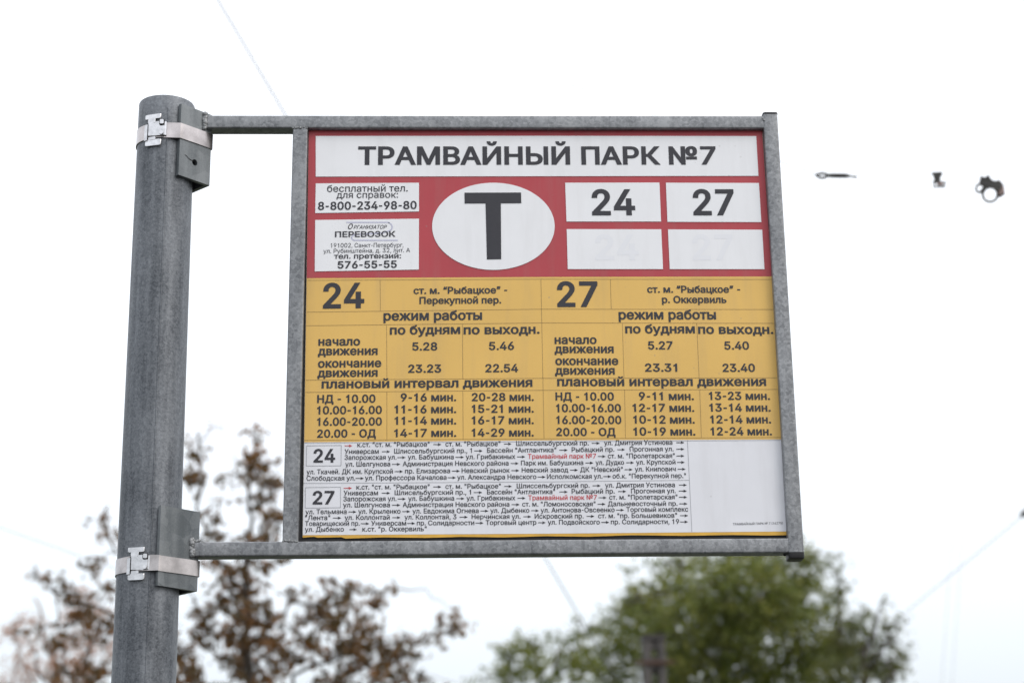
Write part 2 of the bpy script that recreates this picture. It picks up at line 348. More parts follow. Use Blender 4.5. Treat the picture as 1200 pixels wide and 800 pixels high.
# ------------------------------------------------------------------ sign : steel bands with buckles
def hull_path(zc_, C, gap):
    """plan outline of the strap: round the pole and over the angle iron's edge"""
    ctr = Vector((pole_x(zc_), PY, 0)); pts = [ctr+Vector((math.cos(2*math.pi*k/96), math.sin(2*math.pi*k/96), 0))*(pole_r(zc_)+gap) for k in range(96)]
    for c in C:
        for a in range(24): pts.append(Vector((c.x, c.y, 0))+Vector((math.cos(R(a*15)), math.sin(R(a*15)), 0))*gap)
    P = sorted(set((round(p.x, 7), round(p.y, 7)) for p in pts))
    def half(P):
        h = []
        for p in P:
            while len(h) > 1 and (h[-1][0]-h[-2][0])*(p[1]-h[-2][1])-(h[-1][1]-h[-2][1])*(p[0]-h[-2][0]) <= 0: h.pop()
            h.append(p)
        return h[:-1]
    H = half(P)+half(P[::-1]); out_ = []
    for i, p in enumerate(H):       # subdivide long runs so the strap can sag a little
        q = H[(i+1) % len(H)]; L = math.hypot(q[0]-p[0], q[1]-p[1]); m_ = max(1, int(L/.006))
        for j in range(m_): out_.append(Vector((p[0]+(q[0]-p[0])*j/m_, p[1]+(q[1]-p[1])*j/m_, 0)))
    return out_
def strap(z0, z1, C, tilt):
    zc_ = (z0+z1)/2; A = hull_path(zc_, C, .0006); n_ = len(A)
    B = [a+(a-Vector((pole_x(zc_)+.01, PY, 0))).normalized()*.0010 for a in A]
    v = []; f = []
    for i in range(n_):
        dz = tilt*(A[i].x-pole_x(zc_))+.0004*math.sin(i*.37)
        for q, z in ((A[i], z0), (B[i], z0+.0003), (B[i], z1-.0003), (A[i], z1)): v.append((q.x, q.y, z+dz))
    for i in range(n_):
        j = (i+1) % n_
        for k in range(4): f.append((i*4+k, j*4+k, j*4+(k+1) % 4, i*4+(k+1) % 4))
    o = mesh('clamp_band', v, f, M_STEEL, root, auto=30); return fix_normals(o)
YB = PY-.0405
uz1 = on(200, 143.6, YB).z; uz0 = on(200, 161.5, YB).z
lz1 = on(182, 650.5, YB).z; lz0 = on(182, 669.3, YB).z
st1 = strap(uz0, uz1, C1, 0); st2 = strap(lz0, lz1, C2, 0)
def buckle(par, ref, sx, refy, k):
    """pressed steel buckle: upper and lower ears, folded body, tab and rivet; drawn on the pole's front"""
    z_at = lambda x, y: on(x, y, YB)
    def pad(name, x0, x1, y0, y1, out0, th, m, rad=1.0):
        a = z_at(sx+(x0)*k, refy+y0*k); b = z_at(sx+x1*k, refy+y1*k); zc_ = (a.z+b.z)/2
        w_, h_ = abs(b.x-a.x), abs(a.z-b.z); prof = rrect(w_, h_, min(w_, h_)*.22*rad, 3); xc = (a.x+b.x)/2
        rings = []
        for t, s in ((0, 1), (.7, 1), (1, .94)):
            ring = []
            for (px_, pz_) in prof:
                X = xc+px_*s; dx = X-pole_x(zc_); rr = pole_r(zc_)+.0012
                Yb = PY-math.sqrt(max(1e-8, rr*rr-dx*dx)); ring.append(Vector((X, Yb-out0-th*t, zc_+pz_*s)))
            rings.append(ring)
        return rings
    g = Geo()
    def P(*a, **kw): g.add(*sweep(pad('', *a, M_STEEL2, **kw)))
    P(-12.5, 6.5, -18.5, -13, .0016, .0016, rad=1)     # upper ear
    P(-9.2, -.2, -13.5, -8, .0016, .0012)              # neck
    P(-12.8, 6.2, 11, 18.5, .0016, .0016, rad=1)       # lower ear
    P(-9.2, -.2, 8, 11.5, .0014, .0012)
    P(-13.4, -10.3, -7, 12.5, .0012, .0034, rad=.6)     # left fold
    P(-8.8, 10.2, -9.9, 7.4, .0014, .0024, rad=.3)     # body
    P(11.0, 12.6, -9.3, 7.2, .0012, .0022, rad=.3)     # right fold
    b = fix_normals(g.build('buckle', M_STEEL2, par, auto=35))
    g3 = Geo(); g3.add(*sweep(pad('', -10.4, -8.7, -8.5, 9.0, .0016, .0008, M_DARK, rad=.2))); g3.add(*sweep(pad('', 4.8, 10.9, -11.4, -4.4, .0036, .0006, M_DARK))); fix_normals(g3.build('shade_strip', M_DARK, par, auto=35))  # gap shade painted as a raised dark strip beside the body; dark pad behind tab
    g2 = Geo(); g2.add(*sweep(pad('', 5.6, 10.0, -10.4, -5.2, .0042, .0026, M_STEEL2)))
    g2.add(*sweep(pad('', 4.4, 9.2, 2.2, 6.8, .0042, .0016, M_STEEL2, rad=2.2)))
    fix_normals(g2.build('rivet', M_STEEL2, par, auto=35))
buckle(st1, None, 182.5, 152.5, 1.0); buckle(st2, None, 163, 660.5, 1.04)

# ------------------------------------------------------------------ sign : information board and its print
YS, YK = -.0009, -.0016         # faces of the printed sheets and of the white stickers on them
def prism(name, pxs, Y, th, m, par, bev=True):
    P = [on(x, y, Y) for x, y in pxs]; n_ = len(P)
    v = [Vector((p.x, Y, p.z)) for p in P]+[Vector((p.x, Y+th, p.z)) for p in P]
    f = [tuple(range(n_)), tuple(range(2*n_-1, n_-1, -1))]+[(i, n_+i, n_+(i+1) % n_, (i+1) % n_) for i in range(n_)]
    return fix_normals(mesh(name, v, f, m, par))
board = prism('information_board', [(353, 143), (902, 143), (931, 639), (342, 641)], .0014, .004, M_DARK, root)
o = prism('backing_sheet', [(361.6, 150.2), (893.6, 151.2), (922.0, 626.4), (354.4, 628.8)], .0004, .0006, flat('backing_sheet_vinyl', (.55, .50, .42), .5, 0, .08, 30), board)
top = [(361.9, 152.4), (420, 152.1), (500, 152.3), (600, 152.6), (690, 152.5), (740, 153.0), (790, 152.8), (840, 153.0), (885, 152.3), (893.1, 152.4)]
prism('red_header_sheet', top+[(904.3, 323.8), (635, 324.4), (359.4, 325.8)], YS, .0006, M_RED, board)
prism('ochre_timetable_sheet', [(359.4, 325.9), (635, 324.5), (904.3, 323.9), (915.6, 514.6), (636, 515.8), (356.6, 518.0)], YS, .0006, M_YELLOW, board)
prism('white_route_sheet', [(356.6, 518.1), (636, 515.9), (915.6, 514.7), (921.4, 622.3), (640, 624.9), (354.8, 626.6)], YS, .0006, M_PAPER, board)
wav = [(921.7, 626.6), (900, 627.0), (860, 626.4), (800, 627.4), (740, 626.6), (690, 628.4), (640, 627.8), (590, 629.2), (540, 628.6), (500, 629.8), (450, 629.2), (405, 630.6), (400, 629.0), (372, 629.6), (368, 628.4), (354.8, 629.6)]
prism('ochre_lower_edge', [(354.8, 626.7), (640, 625.0), (921.4, 622.4)]+wav, YS+.0002, .0005, M_YEDGE, board)
STK = [('header', [(370, 159.5), (628, 159.3), (886.2, 159.6), (888.8, 206.2), (628, 206.6), (370, 207)]),
       ('phone', [(370, 215), (491, 214.2), (491, 247.8), (369.4, 249.7)]),
       ('organiser', [(369.4, 257.8), (491, 256.3), (490.8, 315.8), (368.8, 318)]),
       ('r24', [(662.3, 214.2), (772.8, 214.0), (774.7, 259.6), (663.9, 259.6)]),
       ('r27', [(780.4, 214.2), (889.4, 214.5), (892.2, 260.3), (782.2, 260)]),
       ('b1', [(664.1, 268.5), (774.9, 268.7), (777, 315.3), (665.4, 315.3)]),
       ('b2', [(782.8, 268.8), (893.2, 269.2), (895.9, 315.4), (784.9, 315.3)])]
SLAB = dict(header='white strip sticker with the depot name', phone='white sticker with the free enquiry number', organiser='white sticker with organiser address',
            r24='white route sticker reading 24', r27='white route sticker reading 27', b1='blank white sticker with a ghost of 24', b2='blank white sticker with a ghost of 27')
for k, p in STK:
    o = prism('sticker', p, YK, .0005, M_WHITE, board); o['label'] = SLAB[k]
ec = (578.2, 265.2); el = [(ec[0]+71.8*math.cos(2*math.pi*i/96), ec[1]+51*math.sin(2*math.pi*i/96)) for i in range(96)]
o = prism('sticker', el, YK, .0005, M_WHITE, board); o['label'] = 'white oval sticker with a large letter'

GLYPHS = {   # own letter outlines: advance, then closed contours, in thousandths
' ': [188],
'"': [321,[78,318,70,509,136,509,128,318],[193,318,185,509,250,509,243,318]],
'(': [273,[89,207,92,264,101,324,107,354,114,384,122,413,132,441,153,494,177,539,236,539,212,485,191,428,174,370,161,313,154,258,151,207,154,161,160,115,172,67,188,16,198,-10,209,-38,222,-66,236,-96,177,-96,156,-59,139,-21,124,16,111,55,102,93,95,131,90,169]],
')': [273,[37,-96,52,-66,64,-37,76,-9,86,18,102,69,113,116,120,162,122,207,119,258,112,313,99,370,82,428,62,485,37,539,97,539,121,494,142,441,151,413,159,384,167,354,173,323,181,264,184,207,183,168,178,130,171,92,161,53,149,15,134,-22,117,-59,97,-96]],
',': [188,[38,-119,68,71,137,71,84,-119]],
'-': [326,[242,244,242,188,82,188,82,244]],
'.': [188,[95,-4,78,-1,63,9,53,24,50,41,53,59,63,73,78,83,95,87,113,83,128,73,138,59,141,41,138,24,128,9,113,-1]],
'0': [453,[227,-7,174,1,130,24,95,62,69,113,60,144,53,178,49,214,48,254,49,294,53,330,60,364,69,395,95,447,130,484,174,508,227,516,279,508,323,484,358,447,384,395,393,364,400,330,404,294,405,254,404,214,400,178,393,144,384,113,359,62,323,24,279,1],[227,50,261,56,290,74,313,103,330,144,340,194,344,254,340,314,330,365,313,405,290,435,261,453,227,460,192,453,163,435,140,405,123,365,113,314,109,254,113,194,123,144,140,103,163,74,192,56]],
'1': [410,[190,0,190,403,140,371,95,352,95,412,148,437,183,470,206,509,255,509,255,0]],
'2': [453,[64,0,64,47,234,229,261,257,282,282,299,305,311,327,318,348,320,371,317,397,308,419,293,436,273,449,250,457,224,460,196,457,172,447,153,433,139,413,130,390,127,362,66,362,71,405,86,442,111,473,143,496,182,511,225,516,268,511,306,497,337,474,361,445,376,411,381,372,378,345,371,318,357,290,336,259,306,223,267,180,153,60,153,57,389,57,389,0]],
'3': [453,[218,-7,173,-3,133,10,98,30,70,57,52,91,44,132,109,132,115,107,126,87,144,71,165,59,191,52,219,50,248,53,275,61,297,74,315,93,325,116,329,145,326,172,316,196,299,217,275,234,242,244,201,248,157,248,157,299,288,448,288,452,70,452,70,509,372,509,372,461,211,278,211,289,264,288,308,276,344,253,371,222,387,186,393,145,387,103,370,66,344,36,309,12,266,-2]],
'4': [453,[40,105,40,158,247,509,311,509,109,166,109,163,413,163,413,105],[282,0,282,121,282,146,282,318,343,318,343,0]],
'5': [453,[221,-7,178,-2,140,11,108,32,83,60,66,93,60,130,122,130,127,108,138,89,154,73,173,60,196,52,221,50,250,53,276,64,298,82,314,104,324,131,328,162,324,193,314,221,297,244,275,262,248,273,218,277,192,275,167,268,145,258,128,246,67,253,96,509,366,509,366,452,151,452,134,301,136,301,155,315,178,325,203,331,229,334,263,330,294,321,321,306,345,285,364,260,379,231,388,199,391,163,385,117,369,76,343,41,309,15,268,-1]],
'6': [453,[226,-7,182,-1,142,15,109,40,84,74,69,115,64,162,68,199,80,239,102,285,137,340,252,509,322,509,151,261,145,261,154,275,165,288,179,299,196,307,214,312,235,314,278,309,316,295,346,271,370,240,384,201,389,157,384,112,368,73,343,39,310,14,271,-2],[226,48,254,52,279,63,299,79,314,101,324,128,327,157,324,187,314,213,299,235,279,251,254,262,226,265,198,262,174,252,153,235,138,214,128,188,125,158,128,128,138,102,153,79,174,63,198,52]],
'7': [453,[97,0,323,448,323,452,62,452,62,509,391,509,391,449,165,0]],
'8': [453,[226,-7,178,-2,136,11,101,33,74,62,57,96,52,135,55,166,65,195,81,220,101,241,125,256,153,265,153,267,119,282,93,308,76,342,70,380,75,417,90,450,114,477,146,498,184,511,226,516,269,511,306,498,337,477,361,450,377,417,382,380,376,342,359,308,333,282,300,267,300,265,327,256,351,241,372,220,387,195,397,166,401,135,395,96,378,62,352,33,317,11,275,-2],[226,49,258,52,285,60,307,74,323,91,333,113,337,139,333,165,322,189,305,208,283,223,256,232,226,235,196,232,169,223,147,208,130,189,119,165,115,139,119,113,129,91,145,74,167,60,195,52],[226,290,252,292,274,300,293,313,307,330,316,351,319,376,316,399,308,420,294,437,275,449,252,457,226,460,200,457,177,449,159,437,145,420,136,399,133,376,136,351,145,330,159,313,178,300,201,292]],
'9': [453,[226,516,271,510,310,494,343,468,368,434,384,393,389,347,385,309,373,270,350,224,315,168,200,0,130,0,301,248,307,248,299,234,287,221,273,210,257,202,238,196,218,195,175,199,137,214,106,237,83,269,68,307,64,352,69,397,85,436,110,469,143,494,182,510],[226,460,199,457,174,446,154,429,138,407,129,381,125,352,129,322,138,295,154,274,174,257,199,247,226,243,254,247,279,257,299,273,314,295,324,321,327,350,324,381,314,407,299,429,279,446,254,457]],
':': [188,[95,-4,78,-1,63,9,53,24,50,41,53,59,63,73,78,83,95,87,113,83,128,73,138,59,141,41,138,24,128,9,113,-1],[95,271,78,274,63,284,53,299,50,316,53,334,63,349,78,359,95,362,113,359,128,349,138,334,141,316,138,299,128,284,113,274]],
';': [188,[38,-119,68,71,137,71,84,-119],[103,271,86,274,71,284,61,299,58,316,61,334,71,349,86,359,103,362,121,359,136,349,146,334,149,316,146,299,136,284,121,274]],
'А': [480,[16,0,201,509,276,509,463,0,395,0,287,302,276,334,264,372,250,420,232,478,245,478,228,419,213,371,201,333,191,302,85,0],[110,142,110,199,370,199,370,142]],
'Б': [449,[60,0,60,509,364,509,364,452,125,452,125,295,242,295,290,291,332,278,365,256,390,228,406,192,411,151,406,108,390,71,365,41,332,18,290,5,242,0],[125,56,240,56,286,63,320,81,340,111,347,151,340,188,320,216,286,233,240,239,125,239]],
'В': [456,[60,0,60,509,241,509,289,504,329,491,359,469,381,442,394,410,398,374,395,344,387,320,373,301,356,286,336,275,315,267,315,262,339,257,363,245,385,227,402,203,414,173,418,136,413,100,400,67,377,39,344,18,301,4,247,0],[125,57,245,57,296,63,330,80,349,105,355,137,352,161,342,184,327,203,306,218,279,228,248,231,125,231],[125,285,238,285,265,288,288,296,308,309,323,326,333,348,336,372,330,403,313,429,283,446,240,452,125,452]],
'Г': [401,[370,509,370,452,125,452,125,0,60,0,60,509]],
'Д': [569,[32,-109,32,57,73,57,85,70,97,86,107,106,117,132,126,162,133,199,140,243,145,294,162,509,480,509,480,57,537,57,537,-109,475,-109,475,0,94,0,94,-109],[147,57,416,57,416,452,221,452,208,294,203,242,196,194,187,150,176,111,163,80]],
'Е': [419,[60,0,60,509,372,509,372,452,125,452,125,286,355,286,355,229,125,229,125,57,375,57,375,0]],
'З': [431,[216,-7,169,-2,127,11,92,31,66,59,48,93,42,132,107,132,112,108,123,88,140,71,161,60,187,52,215,50,246,53,272,61,295,74,312,92,323,114,326,139,323,165,312,188,295,207,272,221,242,230,207,233,166,233,166,289,207,289,235,291,260,299,281,312,296,329,305,351,309,375,306,399,297,420,284,437,265,449,243,457,216,460,191,457,167,450,146,438,130,422,119,402,115,378,53,378,59,417,76,450,102,478,135,498,174,511,217,516,262,511,300,497,330,475,353,446,367,414,372,378,366,339,349,306,322,280,287,264,287,260,317,252,342,238,363,219,378,196,387,169,390,139,384,99,367,64,341,35,306,12,264,-2]],
'И': [523,[463,0,398,0,398,291,399,328,402,384,404,454,416,452,376,381,360,354,346,331,334,310,321,290,137,0,60,0,60,509,125,509,125,195,124,157,124,134,123,108,121,81,118,54,110,55,123,82,136,107,149,130,161,151,180,183,388,509,463,509]],
'Й': [523,[463,0,398,0,398,291,399,328,402,384,404,454,416,452,376,381,360,354,346,331,334,310,321,290,137,0,60,0,60,509,125,509,125,195,124,157,124,134,123,108,121,81,118,54,110,55,123,82,136,107,149,130,161,151,180,183,388,509,463,509],[262,562,236,566,212,575,192,590,177,610,167,633,164,659,208,659,212,637,223,621,241,609,262,606,284,609,301,621,312,637,316,659,361,659,358,633,348,610,333,590,313,575,289,566]],
'К': [467,[60,0,60,509,125,509,125,287,196,287,362,509,440,509,251,262,449,0,371,0,199,231,125,231,125,0]],
'Л': [520,[32,0,32,57,45,57,67,59,84,66,97,80,107,103,114,135,119,181,146,509,460,509,460,0,395,0,395,452,205,452,182,175,177,133,170,97,161,67,147,42,131,24,109,10,83,3,51,0]],
'М': [628,[60,0,60,509,152,509,277,187,287,159,299,123,311,84,322,49,307,49,318,83,330,121,342,158,352,187,476,509,568,509,568,0,504,0,504,291,504,327,505,369,506,413,507,457,513,457,505,433,498,409,482,363,467,322,456,291,342,0,286,0,170,291,159,321,145,361,129,408,112,457,119,457,120,416,121,372,122,328,122,291,122,0]],
'Н': [517,[60,0,60,509,125,509,125,289,392,289,392,509,457,509,457,0,392,0,392,232,125,232,125,0]],
'О': [533,[267,-7,235,-5,205,1,177,11,150,25,126,42,105,63,86,88,70,115,57,146,48,179,42,215,40,254,42,293,48,329,57,362,70,393,86,421,105,445,126,466,150,484,177,498,205,508,235,514,267,516,299,514,329,508,357,498,384,484,408,466,429,445,448,421,464,393,477,362,486,329,491,293,493,254,491,215,486,179,477,146,464,115,448,88,429,63,408,42,384,25,357,11,329,1,299,-5],[267,53,310,59,349,76,383,105,408,144,425,194,430,254,425,314,408,365,383,404,349,433,310,450,267,456,223,450,184,433,151,404,125,364,109,314,103,254,109,194,125,144,151,105,184,76,223,59]],
'П': [517,[457,509,457,0,392,0,392,452,125,452,125,0,60,0,60,509]],
'Р': [445,[60,0,60,509,235,509,289,503,332,487,366,462,390,430,404,391,409,348,404,304,390,265,366,233,332,207,289,191,235,186,109,186,109,242,233,242,269,246,297,256,318,272,333,294,342,319,344,348,342,376,333,402,318,423,297,439,268,449,232,452,125,452,125,0]],
'С': [510,[267,-7,235,-5,205,1,177,11,150,25,126,42,104,63,86,88,70,115,57,146,48,179,42,215,40,254,42,293,48,329,57,362,70,393,86,421,104,445,126,466,150,484,177,498,205,508,235,514,267,516,305,513,340,504,373,490,402,471,427,447,448,418,463,385,473,348,408,348,401,373,389,395,375,413,357,428,337,440,315,449,292,454,267,456,223,450,184,432,150,403,125,364,109,314,103,254,109,194,125,145,151,105,184,76,223,59,267,53,292,55,315,60,337,69,357,81,375,96,389,114,401,136,408,160,473,160,463,124,448,91,428,62,402,38,373,19,341,5,305,-4]],
'Т': [449,[32,452,32,509,417,509,417,452,257,452,257,0,193,0,193,452]],
'У': [437,[87,0,87,57,122,57,145,59,163,65,176,76,185,92,195,116,16,509,87,509,154,357,171,318,185,282,197,248,209,215,220,182,232,149,214,149,248,245,267,298,290,357,351,509,420,509,244,84,233,61,220,40,204,24,184,11,156,3,121,0]],
'Ш': [666,[60,509,125,509,125,57,301,57,301,509,365,509,365,57,542,57,542,509,606,509,606,0,60,0]],
'Ы': [612,[108,308,246,308,295,303,337,289,371,267,397,237,412,200,418,157,412,112,397,73,372,42,337,19,295,5,246,0,60,0,60,509,125,509,125,56,246,56,290,63,325,83,346,115,354,157,350,184,340,207,324,226,303,240,277,248,246,251,108,251],[552,509,552,0,487,0,487,509]],
'а': [389,[160,-9,126,-5,94,5,68,22,48,45,35,73,30,108,34,138,43,161,58,179,78,193,100,203,125,211,152,216,178,220,234,227,252,230,265,235,273,243,276,255,276,257,273,279,267,297,256,311,240,322,220,329,196,331,171,329,149,322,132,313,118,301,107,288,100,274,41,291,57,322,79,346,104,364,133,375,163,382,194,384,215,383,239,379,263,372,286,360,306,343,322,320,333,290,337,251,337,0,277,0,277,52,272,52,264,38,252,25,236,12,215,1,190,-6],[170,45,202,49,228,59,248,74,263,93,272,115,276,138,276,190,270,186,259,182,246,179,231,176,200,171,175,168,154,164,134,159,117,150,103,139,95,124,92,105,94,87,102,72,114,61,130,52,149,47]],
'б': [411,[208,-8,161,-2,119,15,84,44,57,82,40,129,34,185,34,198,36,253,41,301,50,342,62,376,79,403,101,426,127,443,159,455,196,463,238,468,258,471,273,475,283,480,290,488,293,497,294,509,349,509,346,483,338,461,324,444,304,431,275,422,238,417,192,411,155,401,127,383,107,356,93,318,85,266,86,266,99,291,118,314,141,334,167,350,197,360,229,363,269,357,304,339,334,311,357,274,372,230,377,181,372,130,355,84,329,46,295,17,254,-2],[208,46,240,50,266,62,287,81,303,108,313,140,316,178,313,216,304,249,289,275,268,294,242,306,211,310,179,305,151,293,128,272,110,245,99,213,96,175,99,140,109,109,126,82,148,62,176,50]],
'в': [392,[53,0,53,379,208,379,264,372,307,352,334,320,343,278,339,248,324,226,300,209,270,199,291,194,312,185,330,171,345,152,355,130,358,102,354,75,343,50,325,29,300,13,269,3,232,0],[111,56,232,56,259,59,279,70,291,86,295,108,291,133,279,153,259,165,232,169,111,169],[111,220,209,220,239,224,263,234,277,251,282,273,277,294,262,310,239,320,208,324,111,324]],
'г': [304,[290,379,290,323,114,323,114,0,53,0,53,379]],
'д': [427,[13,-110,13,56,44,56,55,69,65,82,72,98,79,116,85,138,90,164,94,194,98,231,110,379,356,379,356,56,414,56,414,-110,353,-110,353,0,74,0,74,-110],[114,56,295,56,295,323,166,323,157,231,151,175,143,127,131,87]],
'е': [404,[212,-8,161,-2,117,16,82,46,56,85,40,132,34,187,39,242,55,290,81,329,115,359,157,378,205,384,236,382,266,374,294,361,319,341,341,315,357,282,368,242,371,194,371,169,75,169,75,221,338,221,310,202,307,237,298,269,283,294,263,314,237,326,205,330,173,326,146,313,125,294,109,270,99,241,96,211,96,178,100,139,110,106,128,80,151,61,179,50,212,46,234,48,254,53,271,61,285,73,297,88,306,105,365,91,353,63,335,39,311,19,283,4,249,-5]],
'ж': [563,[21,0,174,193,23,379,95,379,221,218,252,218,252,379,313,379,313,218,342,218,468,379,541,379,390,193,543,0,469,0,342,162,313,162,313,0,252,0,252,162,223,162,95,0]],
'з': [343,[171,-4,134,-1,101,8,73,23,51,43,37,67,31,95,94,95,100,76,117,61,142,51,171,47,202,52,227,65,243,84,249,109,243,134,226,154,198,167,163,171,138,171,138,217,163,217,193,221,217,233,233,252,238,276,234,299,220,318,199,330,173,334,145,330,122,319,105,303,99,281,40,281,45,310,59,335,80,356,107,371,138,381,173,384,209,380,239,370,264,353,283,332,294,307,298,279,293,249,277,224,254,207,225,197,225,194,263,183,291,164,307,137,313,104,308,75,294,48,273,26,244,10,210,-1]],
'и': [411,[358,0,296,0,296,274,293,274,111,0,53,0,53,379,114,379,114,104,118,104,300,379,358,379]],
'й': [411,[358,0,296,0,296,274,293,274,111,0,53,0,53,379,114,379,114,104,118,104,300,379,358,379],[205,433,179,436,155,446,135,461,120,481,110,504,107,529,151,529,155,508,166,491,184,480,205,476,227,480,244,491,255,508,259,529,304,529,301,504,291,481,276,461,256,446,232,436]],
'к': [376,[53,0,53,379,114,379,114,215,152,215,288,379,366,379,213,196,368,0,290,0,167,159,114,159,114,0]],
'л': [400,[6,0,6,56,20,56,36,58,48,63,59,72,67,86,73,106,78,133,81,167,84,211,91,379,348,379,348,0,286,0,286,323,149,323,143,189,138,132,129,84,115,47,94,21,65,5,27,0]],
'м': [535,[53,0,53,379,144,379,232,168,240,150,246,132,257,100,265,70,273,41,263,41,270,69,278,100,289,132,295,149,303,168,390,379,482,379,482,0,421,0,421,197,421,237,422,276,422,315,423,354,430,354,422,326,415,300,407,276,399,252,389,226,377,198,294,0,240,0,156,198,145,226,135,252,126,276,118,300,110,326,102,354,111,354,112,318,113,279,113,238,113,197,113,0]],
'н': [409,[309,223,309,167,99,167,99,223],[114,379,114,0,53,0,53,379],[356,379,356,0,295,0,295,379]],
'о': [415,[207,-8,159,-2,117,16,82,46,56,85,40,133,34,187,40,243,56,291,82,330,117,360,159,378,207,384,256,378,299,360,333,330,359,291,376,243,381,187,376,133,359,85,333,46,299,16,256,-2],[207,46,242,51,270,66,292,89,307,117,316,151,319,187,316,224,307,258,292,287,270,310,242,325,207,330,173,325,145,310,124,287,108,258,99,224,96,187,99,151,108,117,124,89,145,66,173,51]],
'п': [408,[355,379,355,0,294,0,294,323,114,323,114,0,53,0,53,379]],
'р': [424,[53,-143,53,379,112,379,112,319,118,319,126,331,137,346,152,360,171,373,197,381,229,384,274,378,313,361,345,332,370,293,385,245,390,189,385,133,370,84,346,45,313,16,274,-2,229,-8,198,-5,173,4,153,17,138,31,127,46,118,59,114,59,114,-143],[220,47,253,51,279,66,301,88,316,117,325,151,328,189,325,227,316,261,301,290,280,311,253,325,220,330,188,325,161,312,140,291,125,263,116,229,113,189,116,150,125,115,140,86,162,65,188,51]],
'с': [396,[207,-8,159,-2,117,16,82,46,56,85,40,133,34,187,40,243,56,291,82,330,117,360,159,378,207,384,234,383,260,377,284,368,305,356,324,341,340,322,353,301,362,277,303,262,298,276,290,289,281,301,270,311,257,319,242,325,226,329,207,330,173,325,145,310,124,287,108,258,99,224,96,187,99,151,108,117,124,89,145,66,173,51,207,46,226,48,243,52,258,58,271,66,282,76,292,89,299,102,304,117,363,102,354,78,341,56,325,37,306,21,285,9,261,-1,235,-6]],
'т': [325,[132,0,132,325,6,325,6,379,319,379,319,325,193,325,193,0]],
'у': [389,[47,-139,61,-86,71,-87,88,-90,104,-89,118,-84,130,-74,141,-58,151,-36,163,-1,17,379,84,379,165,155,177,121,187,87,196,53,206,21,184,21,193,53,202,87,212,121,224,155,305,379,371,379,204,-58,191,-85,177,-107,159,-124,139,-136,117,-143,91,-145,77,-145,65,-143,54,-141]],
'ф': [477,[208,-8,159,-2,117,16,82,46,56,85,40,133,34,187,40,243,56,291,82,330,117,360,159,378,208,384,269,384,318,378,360,360,395,330,421,291,438,243,443,187,438,133,421,85,395,46,360,16,318,-2,269,-8],[208,43,269,43,304,48,332,64,354,87,370,117,379,151,382,187,379,225,370,260,354,290,332,314,304,330,269,335,208,335,173,330,145,314,123,290,108,260,98,225,95,187,98,151,108,117,123,87,145,64,173,48],[208,-143,208,509,269,509,269,-143]],
'х': [379,[21,0,171,218,171,171,29,379,100,379,147,306,164,279,179,253,193,229,207,206,175,206,190,229,202,253,216,279,233,306,282,379,352,379,209,169,209,214,358,0,287,0,231,85,214,112,200,136,187,159,173,182,205,182,191,159,178,136,165,112,148,85,91,0]],
'ц': [415,[53,0,53,379,114,379,114,56,294,56,294,379,355,379,355,0],[344,-109,344,0,318,0,318,56,405,56,405,-109]],
'ч': [401,[198,118,138,127,92,153,62,197,53,258,53,379,114,379,114,258,120,221,138,195,165,180,198,175,233,177,264,182,294,189,324,199,324,143,305,136,285,130,265,125,244,122,222,119],[287,0,287,379,348,379,348,0]],
'ш': [572,[53,379,114,379,114,56,255,56,255,379,316,379,316,56,458,56,458,379,519,379,519,0,53,0]],
'щ': [582,[53,379,114,379,114,56,255,56,255,379,316,379,316,56,458,56,458,379,519,379,519,0,53,0],[508,-109,508,0,482,0,482,56,569,56,569,-109]],
'ы': [511,[104,244,214,244,256,240,290,228,317,210,337,186,349,156,353,123,349,90,337,61,317,36,290,16,255,4,214,0,53,0,53,379,114,379,114,56,214,56,245,61,270,74,286,95,292,121,286,148,270,169,245,183,214,187,104,187],[397,0,397,379,458,379,458,0]],
'ь': [388,[104,244,214,244,256,240,290,228,317,210,337,186,349,156,353,123,349,90,337,61,317,36,290,16,255,4,214,0,53,0,53,379,114,379,114,56,214,56,245,61,270,74,286,95,292,121,286,148,270,169,245,183,214,187,104,187]],
'я': [385,[332,0,271,0,271,326,184,326,142,322,114,309,98,288,93,259,98,231,114,211,143,198,184,194,298,194,298,142,180,142,115,150,68,174,41,211,32,259,41,308,68,346,115,371,180,379,332,379],[85,0,15,0,122,172,190,172]],
'“': [300,[52,318,104,509,151,509,121,318],[175,318,228,509,274,509,244,318]],
'”': [300,[52,318,82,509,151,509,98,318],[175,318,205,509,274,509,222,318]],
'№': [761,[60,0,60,509,122,509,349,121,353,121,353,509,416,509,416,0,355,0,129,385,124,385,124,0],[479,153,479,205,696,205,696,153],[587,249,553,252,524,263,500,281,483,304,472,333,468,366,468,399,472,432,482,461,500,484,524,502,553,513,587,516,621,513,650,502,673,484,691,460,701,432,705,399,705,366,701,332,691,304,673,281,650,263,621,252],[587,298,612,303,630,317,641,338,645,366,645,399,641,426,630,447,612,460,587,465,561,460,543,447,532,426,528,399,528,366,532,338,543,317,561,303]],
}
from mathutils.geometry import delaunay_2d_cdt
